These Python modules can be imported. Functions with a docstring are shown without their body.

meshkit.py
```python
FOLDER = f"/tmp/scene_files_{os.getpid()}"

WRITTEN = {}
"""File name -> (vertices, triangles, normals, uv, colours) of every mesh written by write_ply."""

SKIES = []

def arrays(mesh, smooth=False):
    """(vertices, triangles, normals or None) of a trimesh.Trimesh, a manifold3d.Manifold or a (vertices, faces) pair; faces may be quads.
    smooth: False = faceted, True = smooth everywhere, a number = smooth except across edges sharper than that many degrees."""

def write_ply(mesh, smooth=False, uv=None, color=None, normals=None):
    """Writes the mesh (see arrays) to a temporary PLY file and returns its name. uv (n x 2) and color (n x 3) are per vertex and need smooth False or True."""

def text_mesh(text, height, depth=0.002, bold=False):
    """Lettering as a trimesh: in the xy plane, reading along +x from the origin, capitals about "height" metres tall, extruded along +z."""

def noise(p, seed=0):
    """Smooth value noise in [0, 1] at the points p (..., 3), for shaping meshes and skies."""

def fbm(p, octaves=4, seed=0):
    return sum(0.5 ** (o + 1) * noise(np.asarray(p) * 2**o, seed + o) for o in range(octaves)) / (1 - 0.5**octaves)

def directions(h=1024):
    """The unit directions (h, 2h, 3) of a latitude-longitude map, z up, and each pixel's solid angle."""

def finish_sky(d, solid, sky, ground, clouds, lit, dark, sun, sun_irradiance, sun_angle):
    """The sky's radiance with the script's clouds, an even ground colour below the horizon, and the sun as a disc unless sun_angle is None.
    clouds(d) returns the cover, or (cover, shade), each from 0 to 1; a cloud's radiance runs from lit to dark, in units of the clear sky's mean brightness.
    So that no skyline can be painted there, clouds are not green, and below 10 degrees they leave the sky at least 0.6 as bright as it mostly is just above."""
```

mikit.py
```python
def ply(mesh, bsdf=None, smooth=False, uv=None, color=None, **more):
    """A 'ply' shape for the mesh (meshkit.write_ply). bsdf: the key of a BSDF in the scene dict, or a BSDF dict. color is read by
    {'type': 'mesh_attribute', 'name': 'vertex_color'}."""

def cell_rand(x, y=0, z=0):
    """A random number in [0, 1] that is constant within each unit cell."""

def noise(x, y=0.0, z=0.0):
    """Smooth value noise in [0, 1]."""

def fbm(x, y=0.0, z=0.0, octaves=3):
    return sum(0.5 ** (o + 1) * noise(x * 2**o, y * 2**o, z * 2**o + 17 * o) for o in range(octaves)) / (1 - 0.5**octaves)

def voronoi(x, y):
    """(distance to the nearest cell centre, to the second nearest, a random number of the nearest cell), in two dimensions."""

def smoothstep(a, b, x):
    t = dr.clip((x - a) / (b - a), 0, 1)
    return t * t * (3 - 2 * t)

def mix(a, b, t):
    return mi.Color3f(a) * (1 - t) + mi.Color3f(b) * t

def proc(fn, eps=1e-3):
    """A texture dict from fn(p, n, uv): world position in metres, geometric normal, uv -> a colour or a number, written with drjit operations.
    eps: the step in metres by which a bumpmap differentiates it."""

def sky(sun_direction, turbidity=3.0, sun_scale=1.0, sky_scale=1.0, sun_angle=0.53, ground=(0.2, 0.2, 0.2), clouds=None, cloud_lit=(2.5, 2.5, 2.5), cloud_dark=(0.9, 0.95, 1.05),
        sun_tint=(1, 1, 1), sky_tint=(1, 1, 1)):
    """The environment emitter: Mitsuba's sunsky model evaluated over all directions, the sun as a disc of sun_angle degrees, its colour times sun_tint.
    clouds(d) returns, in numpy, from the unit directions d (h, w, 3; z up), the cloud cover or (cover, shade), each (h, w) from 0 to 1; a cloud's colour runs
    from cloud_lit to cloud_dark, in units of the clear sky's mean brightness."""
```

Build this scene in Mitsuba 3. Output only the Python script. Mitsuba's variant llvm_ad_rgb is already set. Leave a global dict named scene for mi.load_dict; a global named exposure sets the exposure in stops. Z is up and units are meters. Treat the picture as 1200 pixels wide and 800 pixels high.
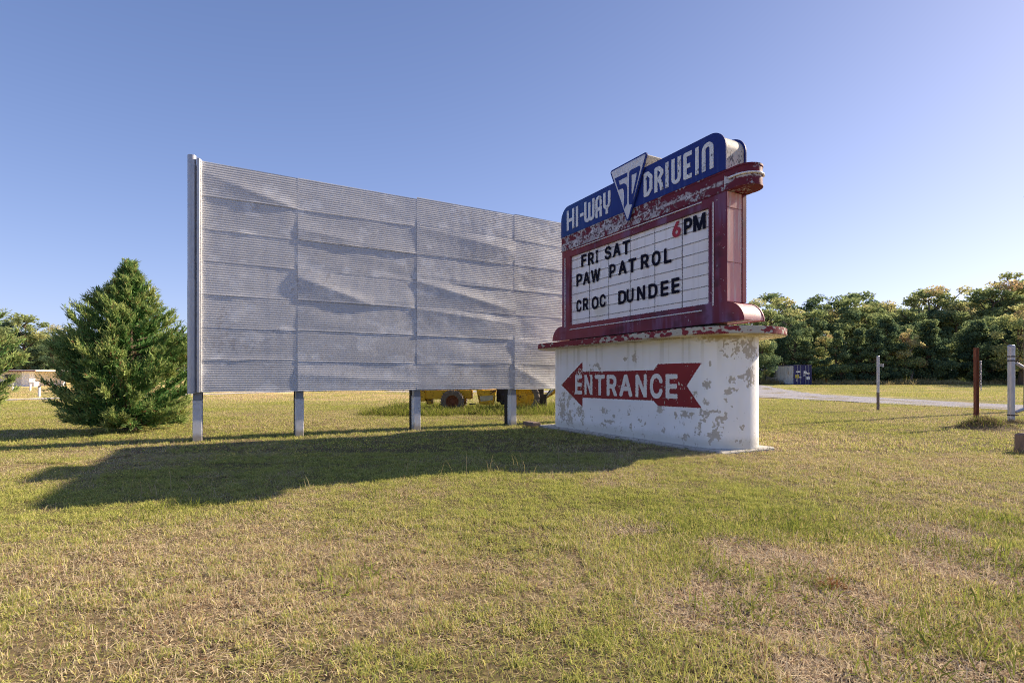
import math, random
import numpy as np, trimesh
import drjit as dr, mitsuba as mi
import mikit, meshkit
from mikit import ply, proc, noise, fbm, voronoi, cell_rand, smoothstep, mix
from shapely.geometry import Polygon, LineString, Point, box as sbox
from shapely.ops import unary_union
from shapely.prepared import prep
from scipy.spatial import ConvexHull

T = mi.ScalarTransform4f
scene, labels = {}, {}
rng = np.random.default_rng(7)
random.seed(7)

# ------------------------------------------------------------------ camera, sky, exposure
EYE = 1.3
scene['camera'] = {'type': 'perspective', 'fov': 2 * math.degrees(math.atan(600 / 612.0)), 'fov_axis': 'x',
                   'principal_point_offset_y': -(443 - 400) / 800.0, 'near_clip': 0.05, 'far_clip': 6000.0,
                   'to_world': T().look_at(origin=[0, 0, EYE], target=[0, 10, EYE], up=[0, 0, 1])}
SUN = np.array([0.7756, 0.3650, 0.5150])
scene['sky'] = mikit.sky(SUN.tolist(), turbidity=2.1, sky_scale=0.67, sun_scale=1.0, sun_tint=(0.95, 1.0, 1.13), sky_tint=(1.14, 0.94, 1.12), ground=(0.2, 0.18, 0.11))
exposure = 2.95


# ------------------------------------------------------------------ helpers
def rgb(*c):
    return {'type': 'rgb', 'value': list(c)}


def fresh(key):
    """key, or key_001, key_002 ... when it is taken (by itself or as the start of part keys)"""
    if key not in USED:
        USED.add(key)
        return key
    n = 1
    while f'{key}_{n:03d}' in USED:
        n += 1
    USED.add(f'{key}_{n:03d}')
    return f'{key}_{n:03d}'


USED = set()


def thing(name, label, category, group=None):
    key = fresh(name)
    labels[key] = {'label': label, 'category': category}
    if group:
        labels[key]['group'] = group
    return key


def part(parent, name, mesh, bsdf, smooth=False, label=None, kind=None, **kw):
    key = fresh(f'{parent}__{name}')
    scene[key] = ply(mesh, bsdf, smooth, **kw)
    if label or kind:
        labels[key] = {k: v for k, v in (('label', label), ('kind', kind)) if v}
    return key


def struct(name, mesh, bsdf, smooth=False, label=None, category=None, kind='structure', **kw):
    key = fresh(name)
    scene[key] = ply(mesh, bsdf, smooth, **kw)
    labels[key] = {'kind': kind}
    if label:
        labels[key]['label'] = label
    if category:
        labels[key]['category'] = category
    return key


def cat(*ms):
    ms = [m for x in ms for m in (x if isinstance(x, (list, tuple)) else [x])]
    return trimesh.util.concatenate(ms)


def bx(x0, x1, y0, y1, z0, z1, b=0.008):
    b = min(b, (x1 - x0) / 2.5, (y1 - y0) / 2.5, (z1 - z0) / 2.5)
    P = []
    for X, sx in ((x0, 1), (x1, -1)):
        for Y, sy in ((y0, 1), (y1, -1)):
            for Z, sz in ((z0, 1), (z1, -1)):
                P += [(X, Y + sy * b, Z + sz * b), (X + sx * b, Y, Z + sz * b), (X + sx * b, Y + sy * b, Z)]
    return trimesh.convex.convex_hull(np.array(P))


def hexa(P):
    """convex hull of 8 corner points"""
    return trimesh.convex.convex_hull(np.array(P, float))


def tube(pts, r, n=12, caps=True):
    pts = np.asarray(pts, float)
    r = np.broadcast_to(np.asarray(r, float), (len(pts),))
    t = np.gradient(pts, axis=0)
    t /= np.linalg.norm(t, axis=1, keepdims=True) + 1e-12
    ref = np.array([0, 0, 1.0]) if abs(t[0][2]) < 0.9 else np.array([1.0, 0, 0])
    V = []
    a = np.cross(t[0], ref); a /= np.linalg.norm(a)
    for i in range(len(pts)):
        a = a - t[i] * (a @ t[i]); a /= np.linalg.norm(a) + 1e-12
        b = np.cross(t[i], a)
        ang = np.arange(n) * 2 * np.pi / n
        V.append(pts[i] + r[i] * (np.cos(ang)[:, None] * a + np.sin(ang)[:, None] * b))
    V = np.vstack(V)
    F = []
    for i in range(len(pts) - 1):
        for j in range(n):
            p, q = i * n + j, i * n + (j + 1) % n
            F += [(p, q, q + n), (p, q + n, p + n)]
    if caps:
        c0, c1 = len(V), len(V) + 1
        V = np.vstack([V, pts[:1], pts[-1:]])
        e = (len(pts) - 1) * n
        for j in range(n):
            F += [(c0, (j + 1) % n, j), (c1, e + j, e + (j + 1) % n)]
    return trimesh.Trimesh(V, np.array(F), process=False)


def lathe(profile, n=40):
    """profile of (radius, height) revolved about z"""
    P = np.asarray(profile, float)
    ang = np.arange(n) * 2 * np.pi / n
    V = np.stack([P[:, None, 0] * np.cos(ang), P[:, None, 0] * np.sin(ang), np.repeat(P[:, 1:2], n, 1)], -1).reshape(-1, 3)
    F = []
    for i in range(len(P) - 1):
        for j in range(n):
            a, b = i * n + j, i * n + (j + 1) % n
            F += [(a, b, b + n), (a, b + n, a + n)]
    return trimesh.Trimesh(V, np.array(F), process=False)


def ext(poly, depth):
    gs = getattr(poly, 'geoms', [poly])
    return cat([trimesh.creation.extrude_polygon(g, depth, engine='earcut') for g in gs if g.area > 1e-6])


def moved(m, M):
    m = m.copy(); m.apply_transform(M); return m


ANG = math.atan(334 / 612.0)
SA, CA = math.sin(ANG), math.cos(ANG)
# sign frame: s along its face in reading direction, t into its back, z up
SIGN = np.array([[SA, CA, 0, 1.03], [-CA, SA, 0, 13.52], [0, 0, 1, 0], [0, 0, 0, 1.0]])
# screen frame: u along the screen, v towards its back, z up
SCREEN = np.array([[CA, -SA, 0, -6.5], [SA, CA, 0, 10.75], [0, 0, 1, 0], [0, 0, 0, 1.0]])


def S(m): return moved(m, SIGN)
def W(m): return moved(m, SCREEN)


def stand(m, t0):
    """a mesh of the xy plane, extruded along z, stood up on the sign's plane t = t0 facing the reader"""
    m = m.copy()
    v = m.vertices.copy()
    m.vertices = np.stack([v[:, 0], t0 - v[:, 2], v[:, 1]], 1)
    return S(m)


def sl(p):
    x, y = p.x - 1.03, p.y - 13.52
    return x * SA - y * CA, x * CA + y * SA, p.z


def wl(p):
    x, y = p.x + 6.5, p.y - 10.75
    return x * CA + y * SA, y * CA - x * SA, p.z


def rot(d, ax):
    return trimesh.transformations.rotation_matrix(math.radians(d), ax)


def trans(x, y, z):
    return trimesh.transformations.translation_matrix([x, y, z])


# ------------------------------------------------------------------ materials
def principled(name, fn, rough=0.6, metallic=0.0, spec=0.4, bump=None, scale=0.002, eps=2e-3, **kw):
    d = {'type': 'principled', 'base_color': proc(fn) if callable(fn) else rgb(*fn), 'roughness': proc(rough) if callable(rough) else rough,
         'metallic': metallic, 'specular': spec, **kw}
    if bump is not None:
        d = {'type': 'bumpmap', 'arbitrary': proc(bump, eps), 'scale': scale, 'bsdf': d}
    scene[name] = {'type': 'twosided', 'bsdf': d}
    return name


PEEL = [(4.956, 1.171, 0.06, 0.09), (5.364, 1.256, 0.058, 0.074), (5.346, 1.078, 0.086, 0.059), (5.275, 0.915, 0.034, 0.044), (4.941, 0.871, 0.06, 0.06), (4.919, 0.607, 0.094, 0.09), (5.065, 0.718, 0.086, 0.03), (4.546, 0.637, 0.161, 0.062), (4.214, 0.602, 0.085, 0.048), (5.136, 0.505, 0.097, 0.089), (5.102, 0.332, 0.099, 0.089), (5.185, 0.603, 0.082, 0.037), (5.252, 0.656, 0.036, 0.059), (4.814, 0.389, 0.026, 0.122), (5.001, 0.162, 0.03, 0.06), (4.475, 0.241, 0.041, 0.063), (5.556, 0.427, 0.043, 0.052), (5.469, 0.207, 0.062, 0.03), (5.001, 1.555, 0.022, 0.037), (3.921, 0.279, 0.067, 0.066), (5.739, 1.321, 0.1, 0.134), (4.724, 1.017, 0.057, 0.054), (3.828, 0.702, 0.091, 0.05), (5.331, 0.805, 0.043, 0.022), (5.514, 1.315, 0.064, 0.03), (3.133, 1.722, 0.077, 0.088), (2.843, 1.705, 0.054, 0.036), (1.863, 1.601, 0.156, 0.039), (1.969, 1.512, 0.046, 0.029), (1.657, 1.418, 0.193, 0.059), (0.672, 0.37, 0.296, 0.169), (0.474, 0.658, 0.3, 0.128), (0.598, 0.886, 0.112, 0.085), (0.819, 0.84, 0.073, 0.084), (1.231, 0.507, 0.137, 0.102), (1.344, 0.372, 0.067, 0.101), (2.953, 0.586, 0.066, 0.054), (2.169, 0.579, 0.119, 0.057), (2.302, 0.351, 0.146, 0.038), (2.079, 0.259, 0.091, 0.057), (3.34, 0.374, 0.124, 0.069), (3.073, 0.283, 0.078, 0.071), (3.816, 0.702, 0.092, 0.066), (2.475, 0.473, 0.043, 0.028), (5.514, 1.862, 0.24, 0.16), (5.739, 1.762, 0.19, 0.14)]


def arc(s, t):
    """distance along the base's outline, continued round its right end"""
    ph = dr.atan2(dr.maximum(s - 4.72, 0), 0.65 - t)
    return dr.select(s > 4.72, 4.72 + 0.65 * ph, s)


def peel_mask(p):
    s, t, z = sl(p)
    a = arc(s, t)
    n = 0.65 * fbm(a * 11, z * 10, t * 2, 4) + 0.35 * noise(a * 40, z * 36)
    m = mi.Float(-9)
    for a0, z0, ra, rz in PEEL:
        m = dr.maximum(m, 1.25 - dr.sqrt(dr.square((a - a0) / (ra * 1.15)) + dr.square((z - z0) / (rz * 1.15))))
    front = dr.select((t < 0.66) | (s > 4.72), 1.0, 0.0)
    m = m * front + (1 - front) * (fbm(s * 2, z * 2, 3, 3) * 3 - 1.9)
    k = smoothstep(0.0, 0.1, dr.minimum(m, 0.7) + (n - 0.5) * 3.2 - 0.42)
    low = smoothstep(0.72, 0.75, n + 0.04 * smoothstep(0.7, 0.1, z)) * smoothstep(1.0, 0.2, z)
    return dr.maximum(k, low), a, z, n


def base_paint(p, n, uv):
    k, a, z, nn = peel_mask(p)
    c = mix((0.90, 0.90, 0.90), (0.84, 0.84, 0.84), smoothstep(0.35, 0.75, fbm(a * 1.3, z * 0.7, 5, 3)))
    c = mix(c, (0.52, 0.52, 0.46), 0.65 * smoothstep(0.22, 0.02, z - 0.06 - 0.12 * nn))                    # splash dirt at the foot
    streak = smoothstep(0.55, 0.8, noise(a * 14, z * 0.6, 2)) * smoothstep(1.2, 2.05, z)
    c = mix(c, (0.50, 0.47, 0.36), 0.35 * streak)
    stain = smoothstep(0.45, 1.0, 1.35 - dr.sqrt(dr.square((a - 5.25) / 0.75) + dr.square((z - 2.06) / 0.16)) + (nn - 0.5) * 1.3)
    c = mix(c, (0.42, 0.33, 0.12), 0.8 * stain)
    grey = mix((0.56, 0.51, 0.43), (0.42, 0.385, 0.33), 0.6 * fbm(a * 7, z * 7, 9, 2) + 0.4 * noise(a * 50, z * 50, 3))
    rim = k * (1 - k) * 4
    grey = mix(grey, (0.34, 0.30, 0.26), rim * 0.6)
    return mix(c, grey, k)


def base_bump(p, n, uv):
    k, a, z, nn = peel_mask(p)
    return (1 - k) * 1.0 + 0.35 * fbm(a * 30, z * 30, 1, 2)


principled('base_paint_material', base_paint, rough=0.62, spec=0.3, bump=base_bump, scale=0.003, eps=4e-3)


def arrow_paint(p, n, uv):
    s, t, z = sl(p)
    nn = 0.5 * fbm(s * 8, z * 8, 0, 3) + 0.5 * noise(s * 40, z * 40)
    left = smoothstep(1.7, 0.5, s) * 0.07 + smoothstep(0.14, 0.0, dr.abs(z - 1.42)) * smoothstep(2.2, 1.6, s) * 0.12
    k = smoothstep(0.78, 0.80, nn + left + 0.03 * fbm(s * 2, z * 2, 4, 2))
    c = mix((0.27, 0.022, 0.028), (0.20, 0.018, 0.025), fbm(s * 4, z * 4, 3, 3))
    return mix(c, mix((0.46, 0.43, 0.36), (0.62, 0.58, 0.52), noise(s * 15, z * 15, 4)), k)


principled('arrow_paint_material', arrow_paint, rough=0.55, spec=0.3)


def letter_white(p, n, uv):
    s, t, z = sl(p)
    k = smoothstep(0.80, 0.84, 0.5 * fbm(s * 9, z * 9, 2, 2) + 0.5 * noise(s * 45, z * 45, 1))
    return mix(mix((0.76, 0.75, 0.73), (0.68, 0.67, 0.66), fbm(s * 3, z * 3, 1, 2)), (0.30, 0.14, 0.13), k)


principled('white_lettering_material', letter_white, rough=0.5)


def silver_letter(p, n, uv):
    s, t, z = sl(p)
    holes = smoothstep(0.12, 0.06, voronoi(s * 5, z * 4)[0])
    k = smoothstep(0.64, 0.74, 0.6 * fbm(s * 8, z * 8, 2, 2) + 0.4 * noise(s * 40, z * 40, 1))
    c = mix((0.72, 0.72, 0.71), (0.40, 0.39, 0.40), k)
    return mix(c, (0.08, 0.07, 0.07), holes * 0.9)


principled('name_lettering_material', silver_letter, rough=0.5)
principled('emblem_white_material', lambda p, n, uv: mix((0.70, 0.69, 0.70), (0.58, 0.57, 0.59), fbm(p.x * 4, p.y * 4, p.z * 4, 3)), rough=0.45)


def blue_paint(p, n, uv):
    s, t, z = sl(p)
    c = mix((0.008, 0.018, 0.16), (0.012, 0.035, 0.21), fbm(s * 1.5, z * 2, t, 3))
    fade = smoothstep(2.6, -0.2, s)
    c = mix(c, (0.012, 0.06, 0.21), 0.7 * fade)
    streak = smoothstep(0.6, 0.85, noise(s * 20, z * 0.8, 3))
    return mix(c, (0.06, 0.09, 0.26), 0.25 * streak)


principled('blue_paint_material', blue_paint, rough=0.5, spec=0.25)


def maroon(p, n, uv):
    s, t, z = sl(p)
    base = mix((0.175, 0.018, 0.036), (0.115, 0.013, 0.034), fbm(s * 2.2, z * 2.2, t * 2, 3))
    streak = fbm(s * 7, z * 0.9, t * 7, 3)
    c = mix(base, (0.19, 0.095, 0.19), 0.8 * smoothstep(0.46, 0.74, streak))
    c = mix(c, (0.07, 0.012, 0.022), 0.7 * smoothstep(0.55, 0.72, fbm(s * 3.1 + 9, z * 5, t * 3, 3)))                        # chalked, bluish runs
    c = mix(c, (0.24, 0.04, 0.05), 0.8 * smoothstep(0.5, 0.7, fbm(s * 1.1, z * 1.1, 7, 2)))
    chip = smoothstep(0.74, 0.77, 0.55 * fbm(s * 14, z * 14, t * 14, 3) + 0.45 * noise(s * 50, z * 50, t * 50))
    return mix(c, (0.42, 0.36, 0.36), chip)


principled('maroon_paint_material', maroon, rough=0.5, spec=0.35)


def band_paint(p, n, uv):
    """the band: maroon over older white paint, most of it flaked off towards the left; a row of white arrows once ran along it"""
    s, t, z = sl(p)
    zz = (z - 4.81) / 0.19
    n1 = fbm(s * 4, z * 6, t * 4, 3)
    n2 = 0.65 * fbm(s * 11, z * 13, t * 11 + 3, 3) + 0.35 * noise(s * 34, z * 38, t * 34)
    saw = s * 1.12 + 0.1
    saw = saw - dr.floor(saw)
    arrow = smoothstep(0.1, -0.1, dr.abs(zz + 0.1) - dr.select(saw > 0.72, (1 - saw) * 1.9, 0.16) - (n2 - 0.5) * 0.5)
    flake = smoothstep(0.5, 0.58, 0.5 * n1 + 0.5 * n2 + 0.10 * smoothstep(4.4, 1.5, s) - 0.05 * smoothstep(3.8, 5.0, s) - 0.02)
    c = mix((0.17, 0.02, 0.035), (0.11, 0.012, 0.025), n1)
    white = mix((0.62, 0.60, 0.60), (0.36, 0.33, 0.35), smoothstep(0.4, 0.65, n2))
    white = mix(white, (0.14, 0.09, 0.10), smoothstep(0.58, 0.66, noise(s * 26, z * 30, t * 20 + 8)))
    return mix(c, white, dr.maximum(flake, arrow * 0.9))


principled('band_paint_material', band_paint, rough=0.6, spec=0.25)


def ledge_paint(p, n, uv):
    s, t, z = sl(p)
    nn = 0.55 * fbm(s * 3.2, z * 9, t * 3.2, 3) + 0.45 * fbm(s * 14, z * 22, t * 14, 2)
    red = mix((0.24, 0.03, 0.04), (0.15, 0.02, 0.03), nn)
    cream = mix((0.55, 0.52, 0.44), (0.38, 0.36, 0.30), nn)
    old = smoothstep(0.50, 0.55, nn + 0.10 * smoothstep(1.5, 5.0, s) - 0.06)
    side = mix(red, cream, old)
    under = mix((0.62, 0.58, 0.46), (0.40, 0.33, 0.17), smoothstep(0.45, 0.7, fbm(s * 2.5, t * 2.5, 4, 3)))
    flat = smoothstep(0.5, 0.7, dr.abs(n.z))
    return mix(side, under, flat)


principled('ledge_paint_material', ledge_paint, rough=0.65, spec=0.3)


def salmon(p, n, uv):
    s, t, z = sl(p)
    c = mix((0.70, 0.36, 0.33), (0.62, 0.29, 0.27), fbm(t * 6, z * 2, 2, 3))
    return mix(c, (0.66, 0.46, 0.42), smoothstep(0.5, 0.8, noise(t * 30, z * 1.5)))


principled('faded_red_material', salmon, rough=0.6)


def foot_paint(p, n, uv):
    s, t, z = sl(p)
    c = maroon(p, n, uv)
    sun_side = smoothstep(0.2, 0.6, n.x * SA - n.y * CA)          # the weathered end: faces outwards, bleached by years of sun
    chip = smoothstep(0.56, 0.62, 0.5 * fbm(s * 8, z * 8, t * 8, 3) + 0.5 * noise(t * 20, z * 20, s * 20))
    faded = mix((0.50, 0.26, 0.27), (0.58, 0.44, 0.42), chip)
    return mix(c, faded, sun_side * 0.9)


principled('foot_paint_material', foot_paint, rough=0.55)


def filler_paint(p, n, uv):
    s, t, z = sl(p)
    nn = 0.5 * fbm(s * 6, z * 4, t * 6, 3) + 0.5 * noise(s * 30, z * 24, t * 30)
    c = mix((0.54, 0.50, 0.42), (0.42, 0.38, 0.31), fbm(s * 2, z * 2, t * 2, 2))
    return mix(c, (0.16, 0.14, 0.12), smoothstep(0.56, 0.68, nn))


principled('cream_metal_material', filler_paint, rough=0.6)


def board_white(p, n, uv):
    s, t, z = sl(p)
    c = mix((0.90, 0.88, 0.88), (0.84, 0.81, 0.81), fbm(s * 1.2, z * 1.5, 0, 3))
    c = mix(c, (0.74, 0.70, 0.67), 0.5 * smoothstep(0.55, 0.8, noise(s * 18, z * 0.9, 5)))
    y = smoothstep(0.5, 0.2, dr.sqrt(dr.square((s - 1.45) / 0.8) + dr.square((z - 2.95) / 0.6)))
    return mix(c, (0.66, 0.62, 0.48), 0.6 * y)


principled('board_panel_material', board_white, rough=0.35, spec=0.4)
principled('rail_material', (0.19, 0.18, 0.19), rough=0.5)
principled('black_letter_material', lambda p, n, uv: mix((0.004, 0.005, 0.018), (0.010, 0.010, 0.024), noise(p.x * 30, p.z * 30, p.y * 30)), rough=0.6, spec=0.1)
principled('red_letter_material', (0.36, 0.012, 0.03), rough=0.4)
principled('neon_tube_material', (0.78, 0.76, 0.76), rough=0.25)
principled('dark_gap_material', (0.02, 0.018, 0.018), rough=0.8)


def concrete(p, n, uv):
    nn = fbm(p.x * 9, p.y * 9, p.z * 9, 4)
    c = mix((0.50, 0.48, 0.44), (0.30, 0.29, 0.26), nn)
    return mix(c, (0.16, 0.16, 0.12), smoothstep(0.62, 0.72, noise(p.x * 40, p.y * 40, p.z * 40)))


principled('concrete_material', concrete, rough=0.9, spec=0.2, bump=lambda p, n, uv: fbm(p.x * 30, p.y * 30, p.z * 30, 3), scale=0.006)


def zinc(p, n, uv):
    u, v, z = wl(p)
    a = fbm(u * 0.9, z * 1.6, v, 3)
    c = mix((0.53, 0.525, 0.53), (0.64, 0.635, 0.635), a)
    c = c * (0.91 + 0.16 * cell_rand(dr.floor((u + 0.8) / 2.755), dr.floor((z - 1.005) / 0.676), 3))
    c = mix(c, (0.50, 0.505, 0.53), 0.4 * smoothstep(0.55, 0.8, noise(u * 9, z * 0.6, 4)))            # rain streaks
    c = mix(c, (0.80, 0.80, 0.80), 0.45 * smoothstep(0.60, 0.75, fbm(u * 3, z * 5, 3, 3)))           # white bloom
    return mix(c, (0.24, 0.18, 0.14), 0.25 * smoothstep(0.74, 0.8, 0.5 * noise(u * 22, z * 22) + 0.5 * fbm(u * 2, z * 2, 8, 2)))


principled('corrugated_zinc_material', zinc, rough=0.5, metallic=0.12, spec=0.5)
principled('galvanized_material', lambda p, n, uv: mix((0.36, 0.37, 0.40), (0.48, 0.48, 0.50), fbm(p.x * 12, p.y * 12, p.z * 5, 3)), rough=0.42, metallic=0.5)


def post_paint(p, n, uv):
    nn = fbm(p.x * 8, p.y * 8, p.z * 3, 3)
    c = mix((0.64, 0.64, 0.65), (0.54, 0.54, 0.55), nn)
    c = mix(c, (0.27, 0.23, 0.18), 0.8 * smoothstep(0.16, 0.0, p.z - 0.1 * nn))
    return mix(c, (0.25, 0.24, 0.23), smoothstep(0.76, 0.8, 0.5 * nn + 0.5 * noise(p.x * 50, p.y * 50, p.z * 25)))


principled('post_paint_material', post_paint, rough=0.7)


def rust(p, n, uv):
    nn = fbm(p.x * 14, p.y * 14, p.z * 5, 4)
    return mix((0.23, 0.085, 0.045), (0.11, 0.045, 0.032), nn)


principled('rust_material', rust, rough=0.85, spec=0.25)
principled('dark_post_material', lambda p, n, uv: mix((0.12, 0.09, 0.075), (0.20, 0.17, 0.15), fbm(p.x * 14, p.y * 14, p.z * 5, 3)), rough=0.8)
principled('dark_steel_material', (0.035, 0.03, 0.028), rough=0.6)


def yellow(p, n, uv):
    nn = fbm(p.x * 4, p.y * 4, p.z * 5, 4)
    c = mix((0.82, 0.50, 0.03), (0.66, 0.37, 0.025), nn)
    return mix(c, (0.17, 0.075, 0.03), smoothstep(0.56, 0.66, 0.6 * nn + 0.4 * noise(p.x * 22, p.y * 22, p.z * 22)))


principled('yellow_paint_material', yellow, rough=0.55)
principled('tyre_material', lambda p, n, uv: mix((0.10, 0.085, 0.075), (0.24, 0.20, 0.175), fbm(p.x * 9, p.y * 9, p.z * 9, 3)), rough=0.9, spec=0.2)
principled('grease_material', lambda p, n, uv: mix((0.025, 0.022, 0.02), (0.07, 0.05, 0.04), fbm(p.x * 9, p.y * 9, p.z * 9, 3)), rough=0.7)
principled('cream_plate_material', (0.52, 0.48, 0.34), rough=0.6)
principled('white_wall_material', lambda p, n, uv: mix((0.86, 0.85, 0.85), (0.78, 0.76, 0.76), fbm(p.x * 2, p.y * 2, p.z * 2, 3)), rough=0.8)
principled('roof_slab_material', lambda p, n, uv: mix((0.70, 0.66, 0.63), (0.58, 0.53, 0.50), fbm(p.x * 1.5, p.y * 1.5, p.z * 8, 3)), rough=0.8)
principled('roof_red_material', (0.22, 0.07, 0.06), rough=0.8)
principled('dark_window_material', (0.02, 0.022, 0.025), rough=0.15)


def wood(p, n, uv):
    g = noise(p.x * 45, p.y * 45, p.z * 3)
    return mix((0.22, 0.17, 0.15), (0.12, 0.09, 0.08), g)


principled('dark_timber_material', (0.022, 0.018, 0.016), rough=0.9)
principled('sleeve_material', lambda p, n, uv: mix((0.20, 0.21, 0.235), (0.27, 0.28, 0.30), fbm(p.x * 12, p.y * 12, p.z * 5, 3)), rough=0.5, metallic=0.3)
principled('weathered_wood_material', wood, rough=0.9, spec=0.2)
principled('container_white_material', lambda p, n, uv: mix(mix((0.52, 0.53, 0.55), (0.44, 0.44, 0.47), fbm(p.x * 0.8, p.y * 0.8, p.z * 1.5, 3)), (0.30, 0.20, 0.15), 0.5 * smoothstep(0.62, 0.75, fbm(p.x * 3, p.y * 3, p.z * 1, 3))), rough=0.6)
principled('container_blue_material', lambda p, n, uv: mix((0.014, 0.014, 0.085), (0.022, 0.020, 0.12), fbm(p.x * 2, p.y * 2, p.z * 2, 2)), rough=0.5)
principled('sticker_white_material', (0.72, 0.72, 0.72), rough=0.5)
principled('sticker_yellow_material', (0.45, 0.36, 0.05), rough=0.5)


def bark(p, n, uv):
    return mix((0.15, 0.11, 0.085), (0.07, 0.05, 0.04), fbm(p.x * 14, p.y * 14, p.z * 4, 3))


principled('bark_material', bark, rough=0.95, spec=0.15)
principled('pale_bark_material', lambda p, n, uv: mix((0.30, 0.26, 0.22), (0.17, 0.14, 0.12), fbm(p.x * 6, p.y * 6, p.z * 2, 3)), rough=0.95, spec=0.15)


# ---- ground and grass colours
def drought(p):
    """0 = green, 1 = straw, over the lawn: where the real lawn is dry"""
    x, y = p.x, p.y
    big = fbm(x * 0.42 + 3, y * 0.42 + 1, 0, 3)
    fine = fbm(x * 1.7, y * 1.7, 5, 2)
    d = 0.27 + 0.95 * (big - 0.5) + 0.55 * (fine - 0.5)
    d += 0.30 * smoothstep(1.9, 0.4, dr.sqrt(dr.square((x + 1.2) / 1.5) + dr.square((y - 3.6) / 0.9)))         # dry front left
    d += 0.35 * smoothstep(1.4, 0.5, dr.sqrt(dr.square((x - 2.0) / 1.1) + dr.square((y - 3.3) / 1.0)))         # bare strip front right
    d -= 0.28 * smoothstep(1.3, 0.6, dr.sqrt(dr.square((x - 3.4) / 1.0) + dr.square((y - 2.6) / 0.8)))         # green corner
    d -= 0.15 * smoothstep(1.5, 0.6, dr.sqrt(dr.square((x + 0.5) / 5) + dr.square((y - 7) / 2.0)))
    far = smoothstep(24, 34, y) * smoothstep(5.0, -4.0, x)
    d += 0.35 * far
    return dr.clip(d, 0, 1)


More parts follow.
